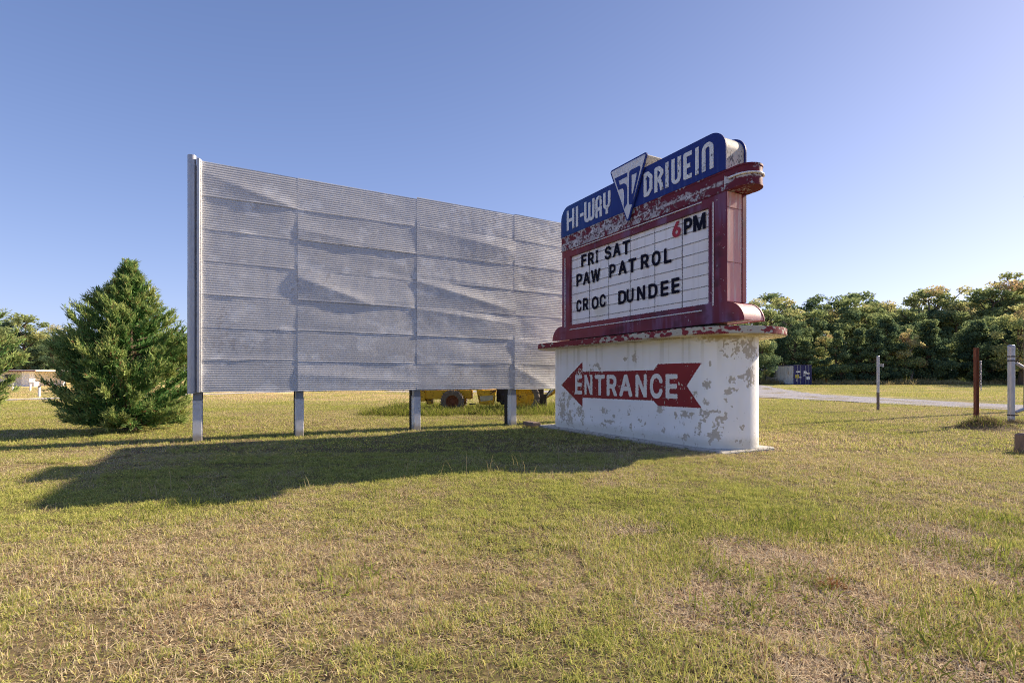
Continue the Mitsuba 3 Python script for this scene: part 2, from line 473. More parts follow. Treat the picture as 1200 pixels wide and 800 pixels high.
def ground_color(p, n, uv):
    d = drought(p)
    soil = mix((0.11, 0.09, 0.045), (0.20, 0.145, 0.09), d)
    nn = 0.5 * fbm(p.x * 11, p.y * 11, 0, 3) + 0.5 * noise(p.x * 60, p.y * 60)
    strip = smoothstep(1.6, 0.4, dr.sqrt(dr.square((p.x - 2.4) / 1.8) + dr.square((p.y - 3.2) / 1.0)))
    soil = mix(soil, (0.34, 0.255, 0.165), 0.8 * strip)
    near = mix(soil, (0.075, 0.055, 0.03), smoothstep(0.45, 0.7, nn))
    fard = mix((0.30, 0.28, 0.085), (0.56, 0.42, 0.20), smoothstep(0.2, 0.8, d + 0.5 * (fbm(p.x * 0.9, p.y * 0.5, 9, 3) - 0.5)))
    return mix(near, fard, smoothstep(14, 40, p.y))


principled('ground_material', ground_color, rough=0.95, spec=0.1, bump=lambda p, n, uv: fbm(p.x * 25, p.y * 25, 0, 3), scale=0.02, eps=8e-3)


def grass_color(p, n, uv):
    d = drought(p)
    r = uv.x
    dry = mix((0.50, 0.40, 0.245), (0.74, 0.63, 0.43), cell_rand(r * 977.0, 1))
    dry = mix(dry, (0.33, 0.21, 0.125), smoothstep(0.75, 0.8, cell_rand(r * 977.0, 2)))
    green = mix((0.24, 0.29, 0.065), (0.50, 0.52, 0.15), cell_rand(r * 977.0, 3))
    green = mix(green, (0.58, 0.53, 0.18), smoothstep(0.7, 0.72, cell_rand(r * 977.0, 4)))
    k = smoothstep(-0.04, 0.04, d * 0.95 + 0.02 - r)
    c = mix(green, dry, k)
    return c


scene['grass_material'] = {'type': 'principledthin', 'base_color': proc(grass_color), 'roughness': 0.6, 'diff_trans': 0.7, 'spec_trans': 0.0, 'eta': 1.3}


def weed_color(p, n, uv):
    r = uv.x
    c = mix((0.17, 0.22, 0.04), (0.34, 0.36, 0.08), cell_rand(r * 977.0, 3))
    return mix(c, (0.32, 0.27, 0.12), smoothstep(0.84, 0.86, cell_rand(r * 977.0, 7)))


scene['weed_material'] = {'type': 'principledthin', 'base_color': proc(weed_color), 'roughness': 0.6, 'diff_trans': 0.8, 'spec_trans': 0.0, 'eta': 1.3}


def thatch_color(p, n, uv):
    c = mix((0.52, 0.42, 0.28), (0.78, 0.67, 0.48), cell_rand(uv.x * 977.0, 3))
    return mix(c, (0.34, 0.23, 0.155), smoothstep(.72, .74, cell_rand(uv.x * 977.0, 4)))


scene['mound_grass_material'] = {'type': 'principledthin', 'base_color': proc(lambda p, n, uv: mix((0.12, 0.10, 0.055), (0.42, 0.34, 0.19), cell_rand(uv.x * 977.0, 3))), 'roughness': 0.6, 'diff_trans': 0.4, 'spec_trans': 0.0, 'eta': 1.3}
scene['thatch_material'] = {'type': 'principledthin', 'base_color': proc(thatch_color), 'roughness': 0.6, 'diff_trans': 0.5, 'spec_trans': 0.0, 'eta': 1.3}
scene['dead_weed_material'] = {'type': 'principledthin', 'base_color': proc(lambda p, n, uv: mix((0.20, 0.075, 0.03), (0.34, 0.15, 0.06), cell_rand(uv.x * 977.0, 3))), 'roughness': 0.6, 'diff_trans': 0.6, 'spec_trans': 0.0, 'eta': 1.3}


def straw_color(p, n, uv):
    return mix((0.25, 0.22, 0.10), (0.46, 0.38, 0.21), cell_rand(uv.x * 977.0, 3))


scene['tall_straw_material'] = {'type': 'principledthin', 'base_color': proc(straw_color), 'roughness': 0.6, 'diff_trans': 0.7, 'spec_trans': 0.0, 'eta': 1.3}


def gravel(p, n, uv):
    nn = 0.5 * fbm(p.x * 3, p.y * 1.2, 0, 3) + 0.5 * noise(p.x * 25, p.y * 25)
    c = mix((0.44, 0.42, 0.41), (0.30, 0.285, 0.28), nn)
    return mix(c, (0.26, 0.22, 0.12), smoothstep(0.62, 0.74, fbm(p.x * 1.3, p.y * 0.5, 6, 3)))


principled('gravel_material', gravel, rough=0.95, spec=0.1, bump=lambda p, n, uv: noise(p.x * 30, p.y * 30), scale=0.015, eps=8e-3)


def leaf_color(p, n, uv):
    """uv.y = hue of the kind (0 cedar, .25 dark green, .5 mid green, .75 olive yellow, 1 orange brown), uv.x = random per leaf"""
    h = uv.y
    w = fbm(p.x * 0.22, p.y * 0.22, p.z * 0.3, 2) - 0.5
    h = dr.clip(h + 0.42 * w + 0.16 * (cell_rand(uv.x * 977.0, 5) - 0.5), 0, 1)
    c = mix((0.075, 0.130, 0.085), (0.13, 0.195, 0.105), smoothstep(0, 0.25, h))
    c = mix(c, (0.30, 0.36, 0.15), smoothstep(0.25, 0.5, h))
    c = mix(c, (0.50, 0.49, 0.22), smoothstep(0.5, 0.75, h))
    c = mix(c, (0.55, 0.40, 0.22), smoothstep(0.75, 1.0, h))
    return c * (0.7 + 0.6 * cell_rand(uv.x * 977.0, 6))


scene['leaf_material'] = {'type': 'principledthin', 'base_color': proc(leaf_color), 'roughness': 0.55, 'diff_trans': 0.9, 'spec_trans': 0.0, 'eta': 1.3}


def needle_color(p, n, uv):
    r = cell_rand(uv.x * 977.0, 5)
    c = mix((0.075, 0.19, 0.07), (0.18, 0.33, 0.10), r)
    c = mix(c, (0.52, 0.54, 0.19), uv.y * 0.85)                                     # yellowish branch tips
    return mix(c, (0.22, 0.12, 0.06), smoothstep(0.94, 0.96, cell_rand(uv.x * 977.0, 8)))


scene['needle_material'] = {'type': 'principledthin', 'base_color': proc(needle_color), 'roughness': 0.5, 'diff_trans': 0.5, 'spec_trans': 0.0, 'eta': 1.35}


# ------------------------------------------------------------------ ground, drives
def ground_z(x, y):
    x, y = np.asarray(x, float), np.asarray(y, float)
    P = np.stack([x, y, 0 * x], -1)
    a = 0.05 * (meshkit.fbm(P * 0.28 + 5, 3, 3) - 0.5) + 0.03 * (meshkit.fbm(P * 1.1 + 9, 2, 5) - 0.5)
    f = np.clip((15.5 - np.abs(x + 0.5)) / 4, 0, 1) * np.clip((27 - y) / 5, 0, 1) * np.clip((y + 4) / 4, 0, 1)
    mound = 0.24 * np.exp(-((x - 12.05) ** 2 / 0.26 + (y - 13.3) ** 2 / 0.20)) + 0.05 * np.exp(-((x - 14.3) ** 2 + (y - 15.0) ** 2) / 0.3)
    sm = lambda a_, b_, v_: (lambda t_: t_ * t_ * (3 - 2 * t_))(np.clip((v_ - a_) / (b_ - a_), 0, 1))
    rise = 0.42 * sm(40, 64, y) * sm(2, 16, x) + 2.2 * sm(68, 120, y) * sm(0, 30, x)
    dip = -0.06 * np.exp(-((x + 5.2) ** 2 / 12 + (y - 6.0) ** 2 / 5))
    return a * f + mound + rise + dip


def spaced(lo, a, b, hi, step, grow):
    v = list(np.arange(a, b + 1e-6, step))
    s, x = step, b
    while x < hi:
        s *= grow; x += s; v.append(min(x, hi))
    s, x = step, a
    while x > lo:
        s *= grow; x -= s; v.insert(0, max(x, lo))
    return np.unique(np.array(v))


def sheet(xs, ys, fz):
    X, Y = np.meshgrid(xs, ys, indexing='ij')
    V = np.stack([X, Y, fz(X, Y)], -1).reshape(-1, 3)
    n, m = len(xs), len(ys)
    i, j = np.meshgrid(np.arange(n - 1), np.arange(m - 1), indexing='ij')
    q = np.stack([i * m + j, (i + 1) * m + j, (i + 1) * m + j + 1, i * m + j + 1], -1).reshape(-1, 4)
    return trimesh.Trimesh(V, np.vstack([q[:, [0, 1, 2]], q[:, [0, 2, 3]]]), process=False)


GX, GY = spaced(-2500, -16, 17, 2500, 0.16, 1.09), spaced(-1500, 0, 28, 3000, 0.16, 1.07)
struct('ground', sheet(GX, GY, ground_z), 'ground_material', True)


def flat_poly(poly, z, dens=1.2):
    poly = poly.segmentize(dens)
    v, f = trimesh.creation.triangulate_polygon(poly, engine='earcut')
    m = trimesh.Trimesh(np.column_stack([v, np.full(len(v), z)]), f, process=False).subdivide_to_size(dens * 1.3)
    m.vertices[:, 2] = ground_z(m.vertices[:, 0], m.vertices[:, 1]) + z
    return m


ROAD = Polygon([(21.6, -6), (21.0, 8), (20.3, 20), (17.8, 29.5), (16.2, 35), (12, 42), (0, 47.5), (-12, 49), (-12, 52), (4, 53), (18, 62), (30.5, 64.5),
                (26.5, 50), (24.2, 40), (24, 24.5), (25, 8), (26, -6)]).buffer(1.2).buffer(-1.2)
wob = lambda P, a: Polygon([(x + a * (meshkit.noise([[x * .9, y * .9, 0]], 2)[0] - .5), y + a * (meshkit.noise([[x * .9, y * .9, 7]], 3)[0] - .5)) for x, y in P.segmentize(0.7).exterior.coords])
struct('gravel_road', flat_poly(wob(ROAD, 0.9), 0.03), 'gravel_material', label='pale gravel drive curving from the gate posts towards the woods', category='road')
PATH = LineString([(-36, 20), (-29.7, 32.5), (-24.9, 41.9), (-21, 49.7), (-14, 63)]).buffer(1.3)
struct('gravel_path', flat_poly(wob(PATH, 0.5), 0.03), 'gravel_material', label='narrow pale track across the field at the left', category='path')


# ------------------------------------------------------------------ grass
def blades(n, w, L, size, seed, flat=0.5, segs=2, clump=0.0, pts=None, mul=1.0):
    """n grass blades scattered over a size x size square about the origin: uv = (random of the blade, height along it)"""
    r = np.random.default_rng(seed)
    p = (r.random((n, 2)) - 0.5) * size * 1.08
    if clump:
        c = (r.random((int(size * size * 26) + 4, 2)) - 0.5) * size
        k = r.integers(0, len(c), n)
        q = c[k] + r.normal(0, 0.035, (n, 2))
        use = r.random(n) < clump
        p = np.where(use[:, None], q, p)
    if pts is not None:
        p, n = pts[:, :2], len(pts)
    az = r.random(n) * 2 * np.pi
    lean = np.abs(r.normal(0, 1, n)) * flat + 0.15
    lean = np.minimum(lean, 1.45)
    ln = L * (0.5 + 0.9 * r.random(n)) * np.where(r.random(n) < 0.025, 1.6, 1.0)
    ln = ln * mul
    wd = w * (0.6 + 0.7 * r.random(n))
    zb = 0.0 if pts is None else ground_z(p[:, 0], p[:, 1])
    d = np.stack([np.cos(az), np.sin(az)], 1)
    side = np.stack([-np.sin(az + r.normal(0, .5, n)), np.cos(az + r.normal(0, .5, n)), r.normal(0, .4, n)], 1)
    side /= np.linalg.norm(side, axis=1, keepdims=True)
    uvx = r.random(n)
    fr = np.linspace(0, 1, segs + 1)
    rings, uvs = [], []
    for i, f in enumerate(fr):
        ang = lean * (0.6 + 0.75 * f)
        # integrate roughly: position along an arc of growing lean
        h = ln * f * np.cos(np.minimum(ang, 1.5)); o = ln * f * np.sin(np.minimum(ang, 1.5))
        c = np.column_stack([p + d * o[:, None], h + 0.002 + zb])
        if i == segs:
            rings.append(c[:, None]); uvs.append(np.column_stack([uvx, np.full(n, 1.0)])[:, None])
        else:
            hw = (wd * (1 - 0.45 * f) / 2)[:, None] * side
            rings.append(np.stack([c - hw, c + hw], 1)); uvs.append(np.repeat(np.column_stack([uvx, np.full(n, f)])[:, None], 2, 1))
    V = np.concatenate(rings, 1); U = np.concatenate(uvs, 1)
    k = V.shape[1]
    base = (np.arange(n) * k)[:, None]
    F = []
    for i in range(segs - 1):
        F += [base + [2 * i, 2 * i + 1, 2 * i + 3], base + [2 * i, 2 * i + 3, 2 * i + 2]]
    F.append(base + [2 * segs - 2, 2 * segs - 1, 2 * segs])
    return trimesh.Trimesh(V.reshape(-1, 3), np.vstack(F), process=False), U.reshape(-1, 2)


def group(name, mesh, bsdf, uv):
    scene[name] = {'type': 'shapegroup', 'piece': ply(mesh, bsdf, False, uv=uv)}
    return name


def matted(i):
    a_, b_ = blades(8600, 0.0042, 0.038, 1.0, 100 + i, flat=0.95, segs=2, clump=0.7), blades(3600, 0.0034, 0.055, 1.0, 150 + i, flat=3.0, segs=2)
    ub = b_[1].copy(); ub[:, 0] *= 0.34
    return trimesh.Trimesh(np.vstack([a_[0].vertices, b_[0].vertices]), np.vstack([a_[0].faces, b_[0].faces + len(a_[0].vertices)]), process=False), np.vstack([a_[1], ub])


NEAR = [group(f'near_turf_{i}', *(lambda m: (m[0], 'grass_material', m[1]))(matted(i))) for i in range(4)]
MID = [group(f'mid_turf_{i}', *(lambda m: (m[0], 'grass_material', m[1]))(blades(6000, 0.0085, 0.050, 2.0, 200 + i, flat=0.8, segs=2, clump=0.55))) for i in range(3)]
FAR = [group(f'far_turf_{i}', *(lambda m: (m[0], 'grass_material', m[1]))(blades(5200, 0.022, 0.085, 5.0, 300 + i, flat=0.6, segs=1))) for i in range(2)]
sign_foot = Polygon([(SIGN @ [s, t, 0, 1])[:2] for s, t in ((-.45, -.14), (5.47, -.14), (5.47, 1.5), (-.45, 1.5))])
road_p, path_p, foot_p = prep(ROAD.buffer(-0.4)), prep(PATH), prep(sign_foot.buffer(-0.45))
count = 0


def turf(kind, x, y, s=1.0):
    global count
    count += 1
    g = kind[int(rng.integers(len(kind)))]
    scene[f'grass__{count:03d}'] = {'type': 'instance', 'group': {'type': 'ref', 'id': g},
                                    'to_world': T().translate([x, y, float(ground_z(x, y))]).rotate([0, 0, 1], float(rng.integers(4)) * 90 + float(rng.normal(0, 4))).scale([s, s, float(rng.uniform(.85, 1.15))])}


labels['grass'] = {'label': 'mown lawn of mixed straw and yellow green blades', 'category': 'grass', 'kind': 'stuff'}
for y in np.arange(1.5, 9.0, 1.0):
    for x in np.arange(-11, 11.5, 1.0):
        if abs(x) < y * 0.99 + 2.0 and not (0.9 < x < 5.1 and 2.1 < y < 4.9):
            turf(NEAR, x, y)


def bare(x, y):
    P = np.stack([x * 1.0 + 3.1, y * 1.6, 0 * x], -1)
    b = meshkit.fbm(P * 1.25, 3, 41) + 0.16 * np.exp(-((x - 1.9) ** 2 / .35 + (y - 3.25) ** 2 / .06)) + 0.16 * np.exp(-((x - 1.05) ** 2 / .15 + (y - 2.45) ** 2 / .05)) + 0.12 * np.exp(-((x - 2.9) ** 2 / .3 + (y - 3.7) ** 2 / .05))
    b = np.clip((b - 0.475) / 0.08, 0, 1)
    e = np.clip(np.minimum(np.minimum(x - .5, 5.5 - x) / .5, (5.0 - y) / .6), 0, 1)
    return b * e


q_ = np.column_stack([rng.uniform(.5, 5.5, 8700 * 15), rng.uniform(2, 5, 8700 * 15)])
B_ = bare(q_[:, 0], q_[:, 1])
keep = rng.random(len(q_)) > B_ * 0.95
edge = np.clip(1 - np.abs(B_ - .4) / .35, 0, 1)
pm, pu = blades(1, .0044, .042, 1, 500, flat=.9, segs=2, pts=q_[keep], mul=1 + 0.55 * edge[keep] + 0.3 * meshkit.noise(np.column_stack([q_[keep] * 2.2, 0 * q_[keep][:, 0]]), 3))
struct('patchy_grass', pm, 'grass_material', uv=pu, label='thinner lawn with bare patches at the front right', category='grass', kind='stuff')
t_ = q_[(B_ > .12) & (rng.random(len(q_)) < .8)]
tm_, tu_ = blades(1, .0038, .060, 1, 501, flat=2.6, segs=2, pts=t_)
struct('straw_thatch', tm_, 'thatch_material', uv=tu_, label='flattened pale dead straw over the bare patches', category='straw', kind='stuff')
dead = np.column_stack([rng.normal(1.98, .04, 90), rng.normal(3.22, .03, 90)])
dm_, du_ = blades(1, .005, .065, 1, 502, flat=.8, segs=3, pts=dead)
key = thing('dead_weed', 'small rust orange dead weed in the bare patch at the front right', 'weed')
scene[key] = ply(dm_, 'dead_weed_material', False, uv=du_)
stalks = np.vstack([np.column_stack([rng.normal(cx_, sx_, k_), rng.normal(cy_, .12, k_)]) for cx_, cy_, sx_, k_ in ((-4.2, 6.0, .25, 16), (-3.0, 6.1, .4, 12), (0.0, 7.4, .3, 14), (-1.0, 7.0, .5, 12), (0.8, 7.9, .3, 8), (-4.6, 8.2, .2, 6))])
sm_, su_ = blades(1, .010, .26, 1, 503, flat=.28, segs=3, pts=stalks)
struct('seed_stalks', sm_, 'tall_straw_material', uv=su_, label='thin seed stalks standing above the lawn along the shadow edge', category='grass', kind='stuff')
for y in np.arange(10.0, 27, 2.0):
    for x in np.arange(-31, 32, 2.0):
        if abs(x) < y * 0.99 + 3 and not road_p.contains(Point(x, y)) and not foot_p.contains(Point(x, y)):
            turf(MID, x, y)
for y in np.arange(29.5, 72, 5.0):
    for x in np.arange(-80, 81, 5.0):
        if abs(x) < y * 0.99 + 5 and ROAD.distance(Point(x, y)) > 1.8 and PATH.distance(Point(x, y)) > 2.2:
            turf(FAR, x, y)

# greener tufts of broad grass in the bare strip at the front right, and seed stalks in the shade of the sign
tm, tu = blades(85, 0.0055, 0.085, 0.24, 401, flat=0.75, segs=3)
TUFT = [group('tuft_source', tm, 'weed_material', tu)]
for i in range(95):
    x, y = (rng.uniform(1.2, 4.6), rng.uniform(2.1, 4.9)) if i < 70 else (rng.uniform(-4, 5), rng.uniform(2.5, 7.5))
    if i < 70 and math.hypot((x - 2.0) / 1.0, (y - 3.2) / .5) < .8 and rng.random() < .6:
        continue
    s = float(rng.uniform(.6, 1.15))
    scene[f'grass_tuft__{i + 1:03d}'] = {'type': 'instance', 'group': {'type': 'ref', 'id': 'tuft_source'},
                                        'to_world': T().translate([x, y, float(ground_z(x, y))]).rotate([0, 0, 1], float(rng.uniform(0, 360))).scale([s * 1.5, s * 1.5, s])}
labels['grass_tuft'] = {'label': 'greener coarse tufts among the bare straw at the front right', 'category': 'grass', 'kind': 'stuff'}

# tall green weeds around the machine
wm, wu = blades(520, 0.016, 0.36, 1.3, 402, flat=0.32, segs=3)
group('weed_source', wm, 'weed_material', wu)
k = 0
for x in np.arange(-4.4, 3.2, 0.62):
    for y in (18.55, 19.2, 21.8):
        if rng.random() < 0.88:
            k += 1
            s = float(rng.uniform(.6, 1.05)) * (0.75 if y < 19 else 1.0)
            scene[f'tall_weeds__{k:03d}'] = {'type': 'instance', 'group': {'type': 'ref', 'id': 'weed_source'}, 'to_world': T().translate([x + float(rng.normal(0, .2)), y + float(rng.normal(0, .15)), 0]).rotate([0, 0, 1], float(rng.uniform(0, 360))).scale([1, 1, s])}
labels['tall_weeds'] = {'label': 'tall green weeds growing round the yellow machine under the screen', 'category': 'weeds', 'kind': 'stuff'}

# dry brush along the edge of the wood
bm, bu = blades(700, 0.06, 0.95, 4.0, 403, flat=0.3, segs=2)
group('brush_source', bm, 'tall_straw_material', bu)
k = 0
for x in np.arange(26, 92, 2.6):
    k += 1
    y = 67.5 + float(rng.normal(0, .5)) + (3.0 if 30 < x < 41 else 0)
    scene[f'dry_brush__{k:03d}'] = {'type': 'instance', 'group': {'type': 'ref', 'id': 'brush_source'}, 'to_world': T().translate([float(x), y, float(ground_z(x, y))]).rotate([0, 0, 1], float(rng.uniform(0, 360))).scale([1, 1, float(rng.uniform(.35, .95))])}
labels['dry_brush'] = {'label': 'dry tall grass along the foot of the woods', 'category': 'grass', 'kind': 'stuff'}

# ------------------------------------------------------------------ the roadside sign
SG = thing('drive_in_sign', 'tall drive-in theatre sign with blue name board and red entrance arrow on white base', 'sign')


def stadium(a, b, r, t0, n=24):
    th = np.linspace(-np.pi / 2, np.pi / 2, n)
    return Polygon([(b + r * math.cos(q), t0 + r * math.sin(q)) for q in th] + [(a - r * math.cos(q), t0 - r * math.sin(q)) for q in th])


def upz(poly, z0, z1):
    return moved(ext(poly, z1 - z0), trans(0, 0, z0))


part(SG, 'footing', S(bx(-0.46, 5.40, -0.13, 1.28, -0.3, 0.065, 0.025)), 'concrete_material')
part(SG, 'base', S(upz(stadium(.36, 4.72, .65, .65, 48), 0.07, 2.05)), 'base_paint_material', 40, label='white painted round ended base with peeling patches')
led = stadium(.36, 4.72, 1.10, .65, 48)
part(SG, 'ledge', S(cat(upz(led, 2.052, 2.158), upz(led.buffer(-0.012), 2.04, 2.17))), 'ledge_paint_material', 40, label='projecting ledge with flaking red edge')
part(SG, 'pedestal', S(bx(0.1, 4.75, 0.48, 0.82, 2.165, 2.31)), 'dark_gap_material')

# entrance arrow: painted sheet following the face (and the start of the curve at its tail)
ar = Polygon([(.443, 1.135), (1.333, 1.685), (1.333, 1.452), (3.677, 1.458), (3.80, 1.578), (4.856, 1.572), (4.522, 1.16), (4.856, .770), (3.80, .762), (3.677, .858), (1.333, .84), (1.333, .62)])
am = ext(ar, 0.003)
am = am.subdivide_to_size(0.14)
v = am.vertices.copy()
ph = np.maximum(v[:, 0] - 4.72, 0) / .65
am.vertices = np.stack([np.where(ph > 0, 4.72 + .65 * np.sin(ph), v[:, 0]), np.where(ph > 0, .65 - .65 * np.cos(ph), 0) - v[:, 2], v[:, 1]], 1)
AR = part(SG, 'entrance_arrow', S(am), 'arrow_paint_material', label='dark red arrow pointing left, painted with white lettering')


def glyph(ch, s0, s1, z0, z1, depth, fat=0.0):
    m = meshkit.text_mesh(ch, 1.0, depth, True)
    down = m.triangles[m.face_normals[:, 2] < -0.9][:, :, :2]
    g = unary_union([Polygon(t).buffer(1e-4) for t in down]).simplify(0.004)
    m = ext(g.buffer(fat * 0.75, join_style=2), depth)
    lo, hi = m.bounds
    m.vertices = (m.vertices - [lo[0], lo[1], 0]) * [(s1 - s0) / (hi[0] - lo[0]), (z1 - z0) / (hi[1] - lo[1]), 1] + [s0, z0, 0]
    return m


for ch, a, b in [('E', 1.037, 1.317), ('N', 1.417, 1.715), ('T', 1.807, 2.163), ('R', 2.234, 2.577), ('A', 2.652, 3.068), ('N', 3.163, 3.489), ('C', 3.58, 3.918), ('E', 4.003, 4.301)]:
    d = 0.012 if ch == 'C' else 0
    part(AR, 'letter', stand(glyph(ch, a, b, 0.915 - d, 1.378 + d, 0.003, 0.028), -0.003), 'white_lettering_material')

# cabinet
part(SG, 'cabinet', S(cat(bx(-0.117, 5.067, 0.50, 0.90, 2.655, 4.63))), 'maroon_paint_material')
fr = sbox(-0.117, 2.655, 5.067, 4.63).difference(sbox(0.247, 2.67, 4.675, 4.437))
part(SG, 'frame', cat(stand(moved(ext(fr, 0.098), trans(0, 0, 0)), 0.499),
                      stand(ext(sbox(0.215, 2.655, 4.707, 4.469).difference(sbox(0.247, 2.67, 4.675, 4.437)), 0.012), 0.402)), 'maroon_paint_material')
# right end: three faded panels between maroon edges
for z0, z1, o in ((2.67, 3.365, 0.004), (3.372, 4.33, 0.009), (4.338, 4.615, 0.014)):
    part(SG, 'end_panel', S(bx(5.066, 5.068 + o, 0.408, 0.785, z0, z1, 0.002)), 'faded_red_material')
part(SG, 'end_rib', S(bx(5.066, 5.092, 0.79, 0.9, 2.66, 4.62, 0.006)), 'maroon_paint_material')
# letter board: six white panels and the rails the letters hang on
cols = [0.247, 1.009, 1.735, 2.486, 3.243, 3.992, 4.675]
for i in range(6):
    part(SG, 'board_panel', S(bx(cols[i] + 0.005, cols[i + 1] - 0.005, 0.452 - 0.001 * (i % 2), 0.47, 2.674, 4.433, 0.002)), 'board_panel_material')
for i in range(5):
    wdt = 0.011 if i in (0, 4) else 0.006
    part(SG, 'divider', S(bx(cols[i + 1] - wdt, cols[i + 1] + wdt, 0.444, 0.4705, 2.672, 4.435, 0.002)), 'rail_material')
for i in range(8):
    z = 4.325 - 0.2195 * i
    part(SG, 'letter_rail', S(bx(0.249, 4.673, 0.438, 0.4495, z - 0.006, z + 0.006, 0.002)), 'rail_material')
# bottom beam with quarter round feet at both ends
q = np.linspace(0, np.pi / 2, 20)
prof = [(-0.16 - 0.4 * math.cos(x), 2.298 + 0.362 * math.sin(x)) for x in q] + [(5.04 + 0.4 * math.sin(x), 2.298 + 0.362 * math.cos(x)) for x in q]
part(SG, 'bottom_beam', cat(stand(moved(ext(Polygon(prof).buffer(-0.012), 0.54), trans(0, 0, 0)), 0.925), stand(ext(Polygon(prof), 0.02), 0.405), stand(ext(Polygon(prof), 0.02), 0.928)), 'foot_paint_material', 30)
# neon tubes
for P in ([(0.35, .385, 4.585), (4.52, .385, 4.575)], [(0.28, .37, 2.548), (4.54, .37, 2.556)], [(4.786, .385, 4.50), (4.786, .385, 2.62)], [(0.042, .385, 4.44), (0.042, .385, 2.62)]):
    P = np.array(P); L = np.linspace(0, 1, 6)[:, None]
    part(SG, 'neon_tube', S(tube(P[:1] * (1 - L) + P[1:] * L, 0.011, 8)), 'neon_tube_material', True)
# band with its round right end
bp = unary_union([sbox(-0.125, 0.392, 5.277, 0.908), Point(5.277, 0.65).buffer(0.258, 24)])
NB = part(SG, 'neon_band', S(cat(upz(bp, 4.655, 4.965), upz(bp.buffer(0.012), 4.625, 4.655), upz(bp.buffer(0.012), 4.965, 4.995))), 'band_paint_material', 40, label='maroon band with flaked white arrows, rounded at its right end')
ends = [(s, 0.385) for s in (5.0, 5.277)]
ends = [(5.12, .374)] + [(5.277 + .277 * math.sin(x), .65 - .277 * math.cos(x)) for x in np.linspace(0, 2.4, 18)]
part(NB, 'white_strip', S(tube([(a, b, 4.825) for a, b in ends], 0.02, 8)), 'neon_tube_material', True)


# name board
def rounded(s0, s1, z0, z1, r):
    a = np.linspace(0, np.pi / 2, 14)
    return Polygon([(s0, z0), (s1, z0)] + [(s1 - r + r * math.cos(x), z1 - r + r * math.sin(x)) for x in a] + [(s0 + r - r * math.sin(x), z1 - r + r * math.cos(x)) for x in a])


bd = rounded(-0.122, 5.072, 4.997, 5.752, 0.34)
B1 = part(SG, 'name_board', stand(ext(bd, 0.022), 0.394), 'blue_paint_material', label='dark blue name board with white lettering')
part(SG, 'name_board', stand(ext(bd, 0.022), 0.928), 'blue_paint_material')
part(SG, 'board_filler', stand(ext(rounded(-0.085, 5.035, 4.997, 5.715, 0.31), 0.51), 0.905), 'cream_metal_material', 30)


def strokes(ch, w, h, k):
    """condensed rounded capitals as stroked lines in a w x h box; k = stroke width"""
    a, b, c, d, r = k / 2, w - k / 2, k / 2, h - k / 2, min(w * .42, .13)
    m = h * .48

    def arcp(cx, cy, rr, t0, t1):
        return [(cx + rr * math.cos(t), cy + rr * math.sin(t)) for t in np.linspace(t0, t1, 10)]
    R = (b - a) / 2
    cx = (a + b) / 2
    pi = math.pi
    L = {'H': [[(a, 0), (a, h)], [(b, 0), (b, h)], [(a, m), (b, m)]], 'I': [[(w / 2, 0), (w / 2, h)]], '-': [[(0, m), (w, m)]],
         'A': [[(a, 0)] + arcp(cx, d - R, R, pi, 0) + [(b, 0)], [(a, m * .8), (b, m * .8)]],
         'N': [[(a, 0)] + arcp(cx, d - R, R, pi, 0) + [(b, 0)]],
         'V': [[(a, h)] + arcp(cx, c + R, R, pi, 2 * pi) + [(b, h)]],
         'Y': [[(a, h)] + arcp(cx, m * .9 + R * .2, R, pi, 2 * pi) + [(b, h)], [(cx, 0), (cx, m * .7)]],
         'W': [[(a, h)] + arcp((a + cx) / 2, c + R / 2, R / 2, pi, 2 * pi) + [(cx, h * .9)], [(cx, h * .9)] + arcp((b + cx) / 2, c + R / 2, R / 2, pi, 2 * pi) + [(b, h)]],
         'D': [[(a, c), (a, d), (b - .09, d), (b, d - .09), (b, c + .09), (b - .09, c), (a, c)]],
         'R': [[(a, 0), (a, d), (b - .08, d), (b, d - .08), (b, m + .10), (b - .08, m), (a, m)], [(cx, m), (b - .02, m - .10), (b, 0)]],
         'E': [[(b + a, d), (a, d), (a, c), (b + a, c)], [(a, m), (b, m)]]}[ch]
    return unary_union([LineString(x).buffer(a, cap_style=2, join_style=1) for x in L]).intersection(sbox(-.01, 0, w + .01, h))


for ch, a, b in [('H', 0.16, 0.478), ('I', 0.545, 0.661), ('-', 0.734, 0.876), ('W', 0.911, 1.314), ('A', 1.353, 1.596), ('Y', 1.65, 1.908),
                 ('D', 3.007, 3.259), ('R', 3.321, 3.568), ('I', 3.62, 3.721), ('V', 3.792, 4.036), ('E', 4.099, 4.306), ('I', 4.38, 4.483), ('N', 4.549, 4.809)]:
    g = strokes(ch, b - a, 0.51, 0.082)
    part(B1, 'hyphen' if ch == '-' else 'letter', stand(moved(ext(g, 0.012), trans(a, 5.115, 0)), 0.3715), 'name_lettering_material')


# triangular emblem with the road number; px tables turned into plane coordinates beforehand
def tri(pts, r=0.0):
    P = Polygon(pts)
    return P.buffer(-r).buffer(r, quad_segs=8) if r else P


